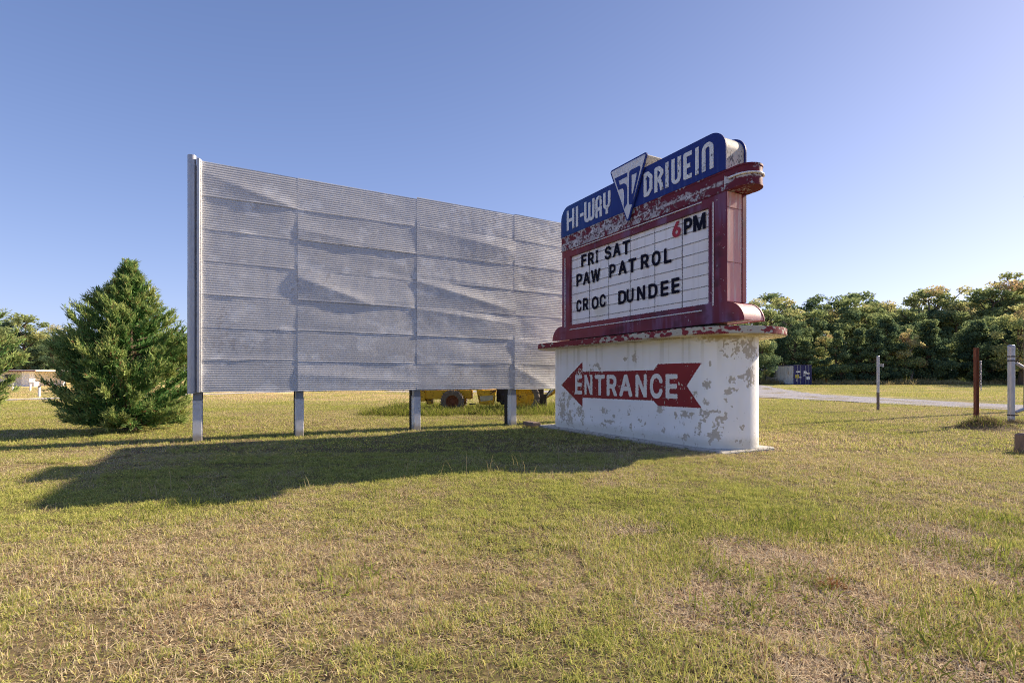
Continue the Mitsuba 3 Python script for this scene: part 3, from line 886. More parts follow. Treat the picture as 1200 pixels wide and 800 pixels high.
EM_O = [(1.945, 6.03), (3.175, 6.03), (2.556, 4.66)]
out = tri(EM_O, 0.055)
inn = out.buffer(-0.036)
EM = part(SG, 'emblem', cat(stand(ext(out, 0.03), 0.345)), 'blue_paint_material', label='blue edged white triangle with the road number')
part(EM, 'white_face', stand(ext(inn, 0.004), 0.3145), 'emblem_white_material')
FIVE = [(2.128, 5.803), (2.548, 5.797), (2.548, 5.708), (2.262, 5.708), (2.303, 5.603), (2.447, 5.593), (2.521, 5.541), (2.544, 5.471), (2.541, 5.118), (2.45, 5.031), (2.433, 5.099), (2.45, 5.271), (2.443, 5.408), (2.406, 5.497), (2.251, 5.505)]
ZERO = [(2.614, 5.783), (2.66, 5.81), (2.93, 5.81), (2.962, 5.778), (2.952, 5.726), (2.706, 5.056), (2.614, 5.074), (2.597, 5.159)]
ZIN = [(2.690, 5.69), (2.853, 5.69), (2.822, 5.549), (2.725, 5.285), (2.690, 5.288)]
part(EM, 'numeral', stand(ext(Polygon(FIVE), 0.004), 0.3103), 'blue_paint_material')
part(EM, 'numeral', stand(ext(Polygon(ZERO).difference(Polygon(ZIN)), 0.004), 0.3103), 'blue_paint_material')
part(SG, 'emblem_box', stand(ext(out.buffer(-0.03).intersection(sbox(1, 5.2, 4, 7)), 0.62), 0.967), 'cream_metal_material', label='cream metal box behind the emblem')
part(SG, 'emblem', stand(ext(out, 0.03), 0.999), 'blue_paint_material', label='plain back of the triangular emblem')

# changeable letters hanging on the rails of the letter board: things of their own
ROWS = [('top line', 4.065, 4.372, [('F', .692, .906), ('R', .975, 1.198), ('I', 1.275, 1.365), ('S', 1.622, 1.856), ('A', 1.917, 2.185), ('T', 2.252, 2.493)]),
        ('hour', 4.085, 4.395, [('6', 3.747, 3.971), ('P', 4.047, 4.26), ('M', 4.281, 4.574)]),
        ('second line', 3.625, 3.935, [('P', .484, .728), ('A', .764, 1.045), ('W', 1.096, 1.446), ('P', 1.788, 2.008), ('A', 2.106, 2.387), ('T', 2.443, 2.691), ('R', 2.841, 3.085), ('O', 3.173, 3.419), ('L', 3.526, 3.724)]),
        ('lowest line', 2.972, 3.28, [('C', .484, .692), ('R', .764, .975), ('O', 1.123, 1.38), ('C', 1.429, 1.648), ('D', 2.106, 2.372), ('U', 2.392, 2.61), ('N', 2.726, 2.969), ('D', 3.072, 3.334), ('E', 3.426, 3.639), ('E', 3.724, 3.933)])]
ORD = ['first', 'second', 'third', 'fourth', 'fifth', 'sixth', 'seventh', 'eighth', 'ninth', 'tenth']
for row, z0, z1, L in ROWS:
    for i, (ch, a, b) in enumerate(L):
        if row == 'hour':
            lab = 'red plastic figure 6 at the top right of the letter board' if ch == '6' else f'heavy black letter {ch} of the hour at the top right of the letter board'
        else:
            lab = f'black plastic letter {ch}, {ORD[i]} letter of the {row} on the letter board'
        key = thing('sign_letter', lab, 'letter', 'changeable letters on the letter board')
        dz = float(rng.normal(0, .006)) + 0.006 * (i - 3) * (row == 'top line') * -0.6
        m = stand(glyph(ch, a, b, z0 + dz, z1 + dz, 0.006, 0.045 if row == 'hour' else 0.03), 0.4325)
        scene[key] = ply(m, 'red_letter_material' if ch == '6' else 'black_letter_material')

# broken board lying at the left end of the footing
key = thing('timber_plank', 'weathered plank lying in the grass at the left end of the sign footing', 'plank')
scene[key] = ply(moved(S(bx(-0.95, -0.42, -0.32, -0.08, 0.03, 0.13, 0.012)), trans(0, 0, 0)), 'weathered_wood_material')

# ------------------------------------------------------------------ corrugated screen
SC = thing('movie_screen', 'back of a drive-in screen clad in dented corrugated metal sheets on square posts', 'screen')
joints = [0.09, 1.95, 4.70, 7.46, 10.22, 12.06]
ZB, ZT = 1.035, 5.765
rowz = [ZB] + [ZB + (ZT - ZB) * k / 7 for k in range(1, 8)]
DIAG = {(0, 6): (0.25, .55, .95, .02, .030), (1, 3): (.0, .75, .6, .02, .034), (2, 3): (.02, .93, .9, .25, .036), (2, 2): (.0, .95, 1., .6, .03), (2, 5): (.4, .8, 1., .55, .024), (1, 5): (.0, .35, .5, .15, .02), (3, 0): (.02, .85, .45, .0, .03), (1, 0): (.0, .55, 1., .3, .02), (2, 4): (.3, .2, .9, .1, .015), (3, 1): (.0, .9, 1., .6, .02)}


def corrugated(c, r):
    u0, u1 = joints[c] - 0.012, joints[c + 1] + 0.03
    z0, z1 = rowz[r] - 0.03, rowz[r + 1] + 0.012
    rr = np.random.default_rng(1000 + c * 11 + r)
    nu, nz = int((u1 - u0) / 0.06), 116
    U, Zf = np.meshgrid(np.linspace(0, 1, nu), np.linspace(0, 1, nz), indexing='ij')
    u = u0 + (u1 - u0) * U
    P = np.stack([u * 0.55 + 13 * c, Zf * 0.75 + 7 * r, 0 * u + c * 3.3 + r], -1)
    sag = 0.016 * (meshkit.fbm(P * [2.2, 0, 1], 2, 3) - .5)
    edge_lo = 0.022 * (meshkit.fbm(P * [5, 0, 1] + 4, 3, 8) - .5)
    z = z0 + (z1 - z0) * Zf + sag * 0 + edge_lo * (1 - Zf) ** 6 + 0.012 * rr.normal() * (U - .5)
    if r == 6:
        z = z + Zf * (0.035 * (0.5 - U) if c == 0 else 0.03 * (0.3 - U)) + Zf * 0.01 * rr.normal()
    wave = 0.0021 * np.sin((z + 0.1 * rr.random()) * 2 * np.pi / 0.0485)
    amp = 0.5 + 0.5 * rr.random()
    if c == 0:
        amp *= .6
    bend = amp * np.minimum(1, np.minimum(U, 1 - U) * 9 + .15) * np.minimum(1, np.minimum(Zf, 1 - Zf) * 4 + .25) * (0.036 * (meshkit.fbm(P + 2, 2, 21) - .5) + 0.017 * (meshkit.fbm(P * 2.6 + 9, 2, 22) - .5))
    bend = bend + 0.0012 * np.sin(U * 2 * np.pi * (u1 - u0) / 0.31) * (meshkit.noise(P * 2, 4) - .3)        # nail lines on the studs
    # proud bottom edge over the sheet below, wavy; proud left edge over the neighbour
    lap = 0.003 * (1 - Zf) + (0.003 + 0.022 * np.maximum(meshkit.fbm(P * [3, 0, 1] + 31, 3, 5) - .5, 0)) * np.exp(-Zf / 0.06) * (1.0 if r else .2)
    lef = (0.0010 + 0.0012 * rr.random()) * (1 - U) ** 2
    pin = -0.005 * np.maximum(meshkit.noise(P * [0, 4, 1], 9) - .35, 0) * np.exp(-(1 - U) * (u1 - u0) / 0.25)
    tip = -0.008 * np.exp(-((1 - U) * (u1 - u0) / 0.14) ** 2 - (Zf / 0.22) ** 2)
    w = wave + bend + lap + lef + pin + tip + (0.001 if c % 2 else 0.0)
    if (c, r) in DIAG:
        a0, b0, a1, b1, A = DIAG[(c, r)]
        # a fold along a line from (a0,b0) to (a1,b1)
        dx, dz = (a1 - a0) * (u1 - u0), (b1 - b0) * (z1 - z0)
        L = math.hypot(dx, dz)
        px_, pz_ = (U - a0) * (u1 - u0), (Zf - b0) * (z1 - z0)
        dist = (px_ * -dz + pz_ * dx) / L
        along = np.clip((px_ * dx + pz_ * dz) / L / L, 0, 1)
        fade = np.sin(np.pi * np.clip(0.08 + 0.84 * along, 0, 1)) ** .5
        w = w + A * fade * np.where(dist > 0, 1.12 * np.exp(-np.sqrt(dist ** 2 + .0016) / 0.13), np.exp(-np.sqrt(dist ** 2 + .0004) / 0.30)) * 1.0
    V = np.stack([u, -0.055 - w, z], -1).reshape(-1, 3)
    i, j = np.meshgrid(np.arange(nu - 1), np.arange(nz - 1), indexing='ij')
    q = np.stack([i * nz + j, (i + 1) * nz + j, (i + 1) * nz + j + 1, i * nz + j + 1], -1).reshape(-1, 4)
    return trimesh.Trimesh(V, np.vstack([q[:, [0, 1, 2]], q[:, [0, 2, 3]]]), process=False)


for c in range(5):
    for r in range(7):
        part(SC, 'metal_sheet', W(corrugated(c, r)), 'corrugated_zinc_material', True)
# edge: round trim tube in two lengths, flat strip, J strip
L_ = lambda a, b: np.linspace(a, b, 5)[:, None]
for z0, z1 in ((0.985, 3.30), (3.295, 5.85)):
    zz = np.linspace(z0, z1, 5)
    part(SC, 'edge_trim', W(tube([(-0.075, -0.02, z) for z in zz], 0.082 if z0 < 2 else 0.079, 20)), 'galvanized_material', 40)
part(SC, 'edge_strip', W(bx(0.012, 0.075, -0.12, -0.02, 1.0, 5.80, 0.012)), 'galvanized_material')
part(SC, 'edge_strip', W(bx(0.078, 0.10, -0.105, -0.02, 1.02, 5.78, 0.006)), 'corrugated_zinc_material')
part(SC, 'edge_trim', W(tube([(12.14, -0.02, z) for z in np.linspace(1, 5.82, 5)], 0.08, 16)), 'galvanized_material', 40)
for i, u in enumerate((0.02, 1.99, 4.72, 7.46, 10.2, 12.0)):
    part(SC, 'post', W(bx(u - 0.085, u + 0.085, 0.0, 0.21, -0.5, 0.845, 0.008)), 'post_paint_material')
    part(SC, 'rear_timber', W(bx(u - 0.088, u + 0.088, 0.215, 0.40, -0.5, 5.6, 0.01)), 'dark_timber_material')
    part(SC, 'steel_sleeve', W(cat(bx(u - 0.079, u + 0.079, 0.01, 0.20, 0.83, 5.70, 0.006), bx(u - 0.09, u + 0.09, -0.004, 0.211, 0.835, 0.855, 0.004))), 'sleeve_material')
for z in np.linspace(1.15, 5.6, 5):
    part(SC, 'girt', W(bx(0.0, 12.1, -0.04, -0.004, z - 0.05, z + 0.05, 0.006)), 'weathered_wood_material')
# ------------------------------------------------------------------ derelict yellow machine under the screen
TR = thing('yellow_tractor', 'derelict yellow tractor loader standing in weeds behind the screen', 'tractor')
y0 = 20.3
at = lambda m, x, y, z: moved(m, trans(x, y, z))
part(TR, 'chassis', cat(bx(-3.35, -1.55, y0 - .42, y0 + .42, .50, .84, .02), bx(-3.55, -3.3, y0 - .5, y0 + .5, .42, .9, .03), bx(-3.28, -3.1, y0 - .36, y0 + .36, .30, .52, .02)), 'yellow_paint_material')
part(TR, 'hood', cat(bx(-3.25, -1.1, y0 - .36, y0 + .36, .86, 1.42, .05), bx(-3.32, -3.26, y0 - .3, y0 + .3, .9, 1.36, .02)), 'yellow_paint_material')
part(TR, 'exhaust_pipe', tube([(-2.1, y0, 1.40), (-2.1, y0, 1.9), (-2.14, y0, 2.0)], .035, 10), 'rust_material', True)
sp = part(TR, 'side_panel', hexa([(-1.35, y0 - .62, .86), (-.62, y0 - .62, .86), (-1.22, y0 - .62, .30), (-.70, y0 - .62, .30), (-1.35, y0 + .62, .86), (-.62, y0 + .62, .86), (-1.22, y0 + .62, .30), (-.70, y0 + .62, .30)]), 'yellow_paint_material')
part(sp, 'plate', hexa([(-1.22, y0 - .632, .62), (-.70, y0 - .632, .66), (-1.18, y0 - .632, .42), (-.72, y0 - .632, .48), (-1.22, y0 - .6215, .62), (-.70, y0 - .6215, .66), (-1.18, y0 - .6215, .42), (-.72, y0 - .6215, .48)]), 'cream_plate_material')
part(TR, 'transmission', cat(bx(-.60, .9, y0 - .32, y0 + .32, .38, .95, .05), bx(-.45, -.15, y0 - .5, y0 - .3, .3, .7, .04), tube([(-.3, y0 - .45, .45), (.1, y0 - .5, .62), (.3, y0 - .4, .9)], .035, 8)), 'grease_material')
part(TR, 'axle', tube([(-2.24, y0 - .6, .40), (-2.24, y0 + .6, .40)], .06, 10), 'grease_material', 40)
part(TR, 'axle', tube([(.42, y0 - .8, .60), (.42, y0 + .8, .60)], .09, 10), 'grease_material', 40)


def wheel(x, y, R, w, rr, side, lug=0):
    wk = fresh(f'{TR}__wheel')
    tp = [(rr, -w * .42), (R * .86, -w * .5), (R * .96, -w * .42), (R, -w * .25), (R, w * .25), (R * .96, w * .42), (R * .86, w * .5), (rr, w * .42), (rr, -w * .42)]
    m = [lathe(tp, 44)]
    for i in range(lug):
        a = i * 2 * math.pi / lug
        lg = bx(R * .95, R * 1.045, -.02, .02, -w * .48, w * .48, .006)
        m.append(moved(lg, rot(math.degrees(a), [0, 0, 1])))
    M = trans(x, y, R * 0.98) @ rot(90 * side, [1, 0, 0])
    part(wk, 'tyre', moved(cat(m), M), 'tyre_material', 35)
    rp = [(rr * 1.02, w * .40), (rr * .98, w * .44), (rr * .9, w * .40), (rr * .84, w * .18), (rr * .5, w * .12), (rr * .42, w * .22), (rr * .2, w * .25), (0.001, w * .25)]
    rm = [lathe(rp, 36)]
    for i in range(6):
        rm.append(moved(lathe([(0.001, w * .30), (rr * .07, w * .30), (rr * .07, w * .1)], 8), trans(rr * .62 * math.cos(i * 1.047), rr * .62 * math.sin(i * 1.047), -w * .02)))
    part(wk, 'rim', moved(cat(rm), M), 'yellow_paint_material' if R > .5 else 'rust_material', 35)


for sy, sd in ((-.66, 1), (.66, -1)):
    wheel(-2.24, y0 + sy, .43, .24, .24, sd, 26)
for sy, sd in ((-.86, 1), (.86, -1)):
    wheel(.42, y0 + sy, .60, .36, .40, sd, 22)
part(TR, 'seat', cat(bx(.0, .45, y0 - .24, y0 + .24, 1.05, 1.16, .03), bx(.40, .50, y0 - .24, y0 + .24, 1.14, 1.55, .03), bx(.1, .35, y0 - .1, y0 + .1, .9, 1.06)), 'dark_steel_material')
part(TR, 'steering_wheel', moved(trimesh.creation.torus(.2, .018), trans(-.45, y0, 1.45) @ rot(35, [0, 1, 0])), 'dark_steel_material', True)
part(TR, 'loader_arm', cat([tube([(-1.0, y0 + k, 1.3), (-2.6, y0 + k, 1.55), (-3.9, y0 + k, 1.0), (-4.15, y0 + k, .88)], .07, 8) for k in (-.5, .5)]), 'yellow_paint_material')
part(TR, 'boom', cat(hexa([(1.12, y0 - .55, .42), (1.12, y0 - .55, .60), (2.7, y0 - .55, 1.35), (2.7, y0 - .55, 1.55), (1.12, y0 - .32, .42), (1.12, y0 - .32, .60), (2.7, y0 - .32, 1.35), (2.7, y0 - .32, 1.55)]),
                     hexa([(2.55, y0 - .52, 1.35), (2.75, y0 - .52, 1.6), (2.0, y0 - .52, 2.3), (2.15, y0 - .52, 2.4), (2.55, y0 - .35, 1.35), (2.75, y0 - .35, 1.6), (2.0, y0 - .35, 2.3), (2.15, y0 - .35, 2.4)])), 'yellow_paint_material')
part(TR, 'hydraulic_ram', cat(tube([(1.05, y0 - .62, .40), (1.55, y0 - .62, .86)], .045, 10), tube([(1.5, y0 - .62, .82), (1.95, y0 - .62, 1.2)], .025, 8)), 'galvanized_material', 40)
part(TR, 'hose', tube([(-.55, y0 - .5, .5), (-.3, y0 - .62, .34), (.0, y0 - .6, .42), (.15, y0 - .45, .7)], .022, 8), 'dark_steel_material', True)
part(TR, 'hose', tube([(.95, y0 - .6, .8), (1.25, y0 - .68, .6), (1.5, y0 - .6, .95), (2.0, y0 - .57, 1.2)], .022, 8), 'dark_steel_material', True)
part(TR, 'step', bx(-1.62, -1.38, y0 - .6, y0 - .42, .3, .34, .01), 'dark_steel_material')
part(TR, 'boom_frame', cat(bx(.95, 1.2, y0 - .7, y0 + .7, .35, 1.0, .03), bx(.9, 1.3, y0 - .75, y0 - .6, .1, .7, .02)), 'grease_material')

# ------------------------------------------------------------------ posts and gate at the right
P1 = thing('fence_post', 'slim pale pipe post with a latch, standing at the near edge of the gravel drive', 'post')
part(P1, 'pipe', cat(tube([(14.65, 20.9, z) for z in np.linspace(-.3, 2.17, 6)], .05, 14), lathe([(0.001, 2.2), (.03, 2.195), (.052, 2.17), (.052, 2.15)], 14).apply_translation([14.65, 20.9, 0])), 'galvanized_material', 40)
part(P1, 'lower_sleeve', tube([(14.65, 20.9, z) for z in (-.2, .5, .72)], .052, 14), 'dark_post_material', 40)
part(P1, 'latch', cat(bx(14.69, 14.86, 20.87, 20.91, 1.77, 1.80, .004), bx(14.83, 14.86, 20.86, 20.92, 1.74, 1.88, .004), bx(14.70, 14.78, 20.86, 20.92, 1.83, 1.86, .004)), 'galvanized_material')

P2 = thing('steel_post', 'rusty brown flanged steel post with a hanging chain, standing in a small mound', 'post')
px0, py0 = 12.2, 13.72
ib = cat(bx(px0 - .052, px0 - .040, py0 - .035, py0 + .035, -.3, 2.1, .003), bx(px0 + .030, px0 + .042, py0 - .035, py0 + .035, -.3, 2.1, .003), bx(px0 - .041, px0 + .031, py0 - .006, py0 + .006, -.3, 2.095, .002))
part(P2, 'shaft', ib, 'rust_material')
links = []
for i in range(17):
    lk = trimesh.creation.torus(.022, .0065, major_sections=12, minor_sections=6)
    lk.apply_scale([1, 1.45, 1])
    links.append(moved(lk, trans(px0 + .060 + .004 * (i % 2), py0 - .06, 1.72 - .044 * i) @ rot(90 * (i % 2), [0, 0, 1]) @ rot(90, [1, 0, 0]) ))
part(P2, 'chain', cat(links), 'galvanized_material', 40)
part(P2, 'chain_bolt', tube([(px0 + .05, py0 - .05, 1.74), (px0 + .09, py0 - .06, 1.745)], .012, 8), 'galvanized_material', 40)

P3 = thing('gate_post', 'thick grey round gate post with clamp bands near the right edge', 'post')
gx, gy = 14.34, 15.0
part(P3, 'pipe', cat(tube([(gx, gy, z) for z in np.linspace(-.4, 2.22, 6)], .082, 28), lathe([(0.001, 2.262), (.045, 2.258), (.072, 2.245), (.086, 2.22), (.086, 2.19)], 28).apply_translation([gx, gy, 0])), 'galvanized_material', 40)
for z in (1.92, 1.80, .24):
    part(P3, 'clamp_band', cat(lathe([(.083, z - .018), (.091, z - .018), (.091, z + .018), (.083, z + .018)], 28).apply_translation([gx, gy, 0]), bx(gx + .087, gx + .15, gy - .05, gy - .035, z - .018, z + .018, .003), bx(gx + .087, gx + .15, gy - .075, gy - .06, z - .018, z + .018, .003)), 'dark_steel_material', 40)
G = thing('pipe_gate', 'pale tapered pipe gate hung on the grey gate post at the right edge', 'gate')
dx, dy = 0.98, -0.2
part(G, 'upper_pipe', tube([(gx + .10, gy - .03, 1.73), (gx + .45, gy - .1, 1.50), (gx + 1.0, gy - .2, 1.27), (gx + 2.6, gy - .55, 1.05), (gx + 4.6, gy - 1.0, .95)], .045, 14), 'galvanized_material', True)
part(G, 'lower_pipe', tube([(gx + .10, gy - .03, .33), (gx + .5, gy - .1, .50), (gx + 1.0, gy - .2, .70), (gx + 2.6, gy - .55, .85), (gx + 4.6, gy - 1.0, .90)], .045, 14), 'galvanized_material', True)
part(G, 'upright', tube([(gx + 1.0, gy - .22, .68), (gx + 1.0, gy - .22, 1.27)], .035, 12), 'galvanized_material', True)

UP = thing('utility_pole', 'tall utility pole just outside the right edge whose thin shadow crosses the lawn', 'pole')
part(UP, 'pole', tube([(20.05, 20.3, z) for z in np.linspace(-.5, 8.4, 6)], np.linspace(.13, .09, 6), 14), 'weathered_wood_material', 40)
part(UP, 'pole_cap', lathe([(0.001, 8.44), (.11, 8.41), (.11, 8.36)], 14).apply_translation([20.05, 20.3, 0]), 'galvanized_material', 40)

P4 = thing('timber_stub', 'short weathered timber stub standing in the grass at the right edge', 'stub')
scene[P4] = ply(cat(bx(8.83, 9.10, 8.92, 9.20, -.3, .33, .02), bx(8.86, 9.07, 8.95, 9.17, .32, .345, .01)), 'weathered_wood_material')

# earth and dead grass heaped round the rusty post
mp = np.vstack([np.column_stack([rng.normal(cx_, sx_, k_), rng.normal(cy_, sy_, k_)]) for cx_, cy_, sx_, sy_, k_ in ((12.02, 13.3, .24, .17, 1100), (12.15, 13.25, .36, .24, 350), (14.3, 14.85, .22, .16, 350), (8.85, 8.78, .22, .14, 420))])
cm, cu = blades(1, .011, .12, 1, 404, flat=.9, segs=3, pts=mp)
struct('dead_grass', cm, 'mound_grass_material', uv=cu, kind='stuff')
mp2 = np.column_stack([rng.normal(12.0, .28, 380), rng.normal(13.28, .20, 380)])
cm, cu = blades(1, .011, .13, 1, 405, flat=.7, segs=3, pts=mp2)
struct('mound_weeds', cm, 'weed_material', uv=cu, label='green weeds on the mound round the rusty post', category='weeds', kind='stuff')
labels['dead_grass'] = {'label': 'dead and green grass heaped at the feet of the posts', 'category': 'grass', 'kind': 'stuff'}

# ------------------------------------------------------------------ shipping container
CT = thing('shipping_container', 'white sided shipping container with blue doors in front of the woods', 'container')
cM = trans(35.75, 66.2, float(ground_z(36, 66.5)) - .02) @ rot(7, [0, 0, 1])
C = lambda m: moved(m, cM)
side = []
for xx in (0.03, 2.41):
    pr = []
    yy, k_ = 0.12, 0
    pts = []
    while yy < 5.95:
        o = 0.036 if k_ % 2 else 0.0
        pts += [(yy, o), (yy + .10, o)]
        yy += .142; k_ += 1
    pts = np.array(pts)
    V = np.array([[xx + (p[1] if xx < 1 else -p[1]), p[0], z] for p in pts for z in (.16, 2.5)])
    F = []
    for i in range(len(pts) - 1):
        F += [(2 * i, 2 * i + 2, 2 * i + 3), (2 * i, 2 * i + 3, 2 * i + 1)]
    side.append(trimesh.Trimesh(V, np.array(F), process=False))
part(CT, 'side_wall', C(side[0]), 'container_white_material')
part(CT, 'side_wall', C(side[1]), 'container_white_material')
part(CT, 'roof', C(bx(.02, 2.42, .02, 6.04, 2.5, 2.56, .01)), 'container_white_material')
part(CT, 'end_wall', C(bx(.05, 2.39, 5.98, 6.02, .15, 2.5, .01)), 'container_white_material')
part(CT, 'corner_frame', C(cat([bx(x, x + .14, y, y + .14, 0, 2.59, .01) for x in (0, 2.30) for y in (0, 5.92)] + [bx(.141, 2.299, 0.01, .12, 2.46, 2.58), bx(.141, 2.299, 0.01, .12, .02, .16), bx(.01, .13, .141, 5.919, 2.48, 2.58), bx(.01, .13, .141, 5.919, .03, .16)])), 'container_blue_material')
for i, x in enumerate((.145, 1.225)):
    d = part(CT, 'door', C(bx(x, x + 1.07, .03, .08, .17, 2.45, .01)), 'container_blue_material')
    for r_ in (.3, .75):
        part(d, 'lock_rod', C(tube([(x + r_, -.01, .12), (x + r_, -.01, 2.5)], .022, 6)), 'galvanized_material')
    for (a, b, c, e_) in ([(.15, 1.62, .75, 1.78), (.62, .95, .85, 1.12), (.22, .5, .3, .8)] if i == 0 else [(.12, 1.45, .5, 1.80), (.5, 1.42, .92, 1.6), (.08, 1.18, .35, 1.3), (.5, .72, .95, 1.10)]):
        part(d, 'sticker', C(bx(x + a, x + c, .018, .0285, b, e_, .002)), 'sticker_white_material')
    if i == 0:
        part(d, 'sticker', C(bx(x + .03, x + .55, .016, .0285, .92, 1.35, .002)), 'sticker_yellow_material', label='yellow sign on the left door')
key = thing('metal_trough', 'low grey trough lying left of the shipping container', 'trough')
scene[key] = ply(cat(bx(31.4, 33.6, 65.0, 66.0, .0, .32, .03), bx(31.3, 33.7, 64.95, 66.05, .32, .38, .02)), 'galvanized_material')

# ------------------------------------------------------------------ low building and pipe posts far left
BD = thing('concession_building', 'low white building with a flat overhanging roof far across the field', 'building')
part(BD, 'wall', cat(bx(-92, -77.0, 82, 90, -.2, 2.3, .02)), 'white_wall_material')
part(BD, 'roof', cat(bx(-93, -72.6, 79.6, 91, 2.35, 2.52, .03), bx(-92.9, -72.7, 79.7, 90.9, 2.52, 2.58, .02)), 'roof_slab_material')
part(BD, 'fascia', bx(-93, -72.62, 79.55, 79.598, 2.33, 2.44, .004), 'roof_red_material')
part(BD, 'pillar', bx(-75.5, -74.3, 80.4, 81.4, -.2, 2.349, .02), 'white_wall_material')
part(BD, 'counter', bx(-74.28, -73.5, 80.3, 81.2, -.2, .75, .02), 'white_wall_material')
for x in (-90, -86.5, -83, -79.6):
    w_ = part(BD, 'window', bx(x, x + 1.6, 81.94, 81.998, .9, 1.9, .01), 'dark_window_material')
    part(w_, 'frame', cat(bx(x - .06, x + 1.66, 81.9, 81.938, .84, .9, .004), bx(x - .06, x + 1.66, 81.9, 81.938, 1.9, 1.96, .004), bx(x + .77, x + .83, 81.9, 81.938, .9, 1.9, .004)), 'white_wall_material')
for x, y, h, lab in ((-50.7, 53, .75, 'small white pipe post in the field, leftmost of three'), (-48.9, 53, .7, 'small white pipe post in the field, middle one of three'), (-32.6, 36, .78, 'small white pipe post with a dark cap, nearest of three by the track')):
    key = thing('pipe_post', lab, 'post', 'small white pipe posts in the left field')
    part(key, 'pipe', tube([(x, y, -.2), (x + .01, y, h * .5), (x + .02, y, h - .1)], .075, 12), 'white_wall_material', 40)
    part(key, 'cap', tube([(x + .02, y, h - .1), (x + .02, y, h)], .085, 12), 'dark_steel_material' if y < 40 else 'white_wall_material', 40)


# ------------------------------------------------------------------ trees
def quads(c, d, s, w, l, uvx, uvy):
    """pointed leaf cards: centre c, long axis d, side axis s"""
    n = len(c)
    V = np.stack([c - d * l[:, None] * .5, c + s * w[:, None] * .5, c + d * l[:, None] * .5, c - s * w[:, None] * .5], 1)
    U = np.repeat(np.column_stack([uvx, uvy])[:, None], 4, 1)
    b = (np.arange(n) * 4)[:, None]
    F = np.vstack([b + [0, 1, 2], b + [0, 2, 3]])
    return V.reshape(-1, 3), F, U.reshape(-1, 2)


def unit(a):
    return a / (np.linalg.norm(a, axis=-1, keepdims=True) + 1e-9)


def redcedar(seed, H, prof, nb, per):
    """a young field cedar: trunk, ascending branches, sprays of needles thickest towards the tips"""
    r = np.random.default_rng(seed)
    wood_, C_, D_, S_, U_, L_, Wd = [], [], [], [], [], [], []
    wood_.append(tube([(0, 0, -.2), (.02, .0, .5), (0, .02, H * .5), (.01, 0, H * .93)], [.17, .12, .06, .012], 9))
    for k_ in range(nb):
        f = (k_ + r.random()) / nb
        z0 = 0.10 + (H * .96 - .10) * f ** 1.08
        az = k_ * 2.399 + r.normal(0, .35)
        R = np.interp(z0, prof[0], prof[1]) * (0.82 + .28 * r.random()) * (1.10 if r.random() < .10 else 1)
        rise = (R * r.uniform(.15, .75) + .10) * min(1.0, .12 + 3.6 * f)
        d = np.array([math.cos(az), math.sin(az), 0])
        tt = np.linspace(0, 1, 7)[:, None]
        pts = np.array([0, 0, max(z0 - R * .2, .14)]) + d * R * tt + np.array([0, 0, 1]) * (rise * tt ** 1.7) + r.normal(0, .02, (7, 3)) * tt
        if k_ % 2 == 0:
            wood_.append(tube(pts, np.linspace(.022 + .02 * (1 - f), .003, 7), 4, False))
        m = int(per * (0.35 + R / 1.8))
        sunny = r.normal(0, .16)
        q = 0.04 + 0.96 * r.random(m) ** .62
        i = np.minimum((q * 6).astype(int), 5)
        fr = q * 6 - i
        P = pts[i] * (1 - fr)[:, None] + pts[i + 1] * fr[:, None]
        tan = unit(pts[i + 1] - pts[i])
        sprayd = unit(tan * .9 + r.normal(0, .36, (m, 3)) + [0, 0, .42])
        ln = r.uniform(.16, .34, m) * (1.1 - .4 * q) * (0.75 + .35 * min(R, 1.4))
        # every spray: five narrow leaf cards fanned about its axis
        for g in range(6):
            dd = unit(sprayd + r.normal(0, .30, (m, 3)))
            along = r.uniform(.1, 1.0, (m, 1))
            c = P + sprayd * ln[:, None] * along + r.normal(0, .018, (m, 3))
            C_.append(c); D_.append(dd); S_.append(unit(np.cross(dd, r.normal(0, 1, (m, 3)))))
            L_.append(r.uniform(.08, .17, m)); Wd.append(r.uniform(.018, .038, m) * (1.15 - .6 * along[:, 0])); U_.append(np.column_stack([r.random(m), np.clip((q - .6) * 1.3 + along[:, 0] * .25 + r.normal(0, .15, m) - .10 + sunny, 0, 1)]))
    C_, D_, S_, U_ = np.vstack(C_), np.vstack(D_), np.vstack(S_), np.vstack(U_)
    V, F, U = quads(C_, D_, S_, np.concatenate(Wd), np.concatenate(L_), U_[:, 0], U_[:, 1])
    return cat(wood_), trimesh.Trimesh(V, F, process=False), U


PROF = ([0.1, .35, .8, 1.36, 2.2, 3.2, 3.7, 4.05], [1.05, 1.28, 1.46, 1.48, 1.12, .47, .17, .03])
tr, cr, cuv = redcedar(11, 4.15, PROF, 270, 74)
K = thing('cedar_tree', 'dense dark green cedar with upswept tips beside the left edge of the screen', 'tree')
part(K, 'trunk', at(tr, -9.45, 12.9, 0), 'bark_material', True)
part(K, 'crown', at(cr, -9.45, 12.9, 0), 'needle_material', uv=cuv)
tr, cr, cuv = redcedar(12, 4.4, ([0.1, .5, 1.0, 1.6, 2.6, 3.6, 4.3, 4.7], [1.2, 1.5, 1.72, 1.78, 1.4, .8, .35, .08]), 230, 66)
K = thing('cedar_tree', 'dark green cedar cut off by the left edge of the picture', 'tree')
part(K, 'trunk', at(tr, -15.72, 14.1, 0), 'bark_material', True)
part(K, 'crown', at(cr, -15.72, 14.1, 0), 'needle_material', uv=cuv)


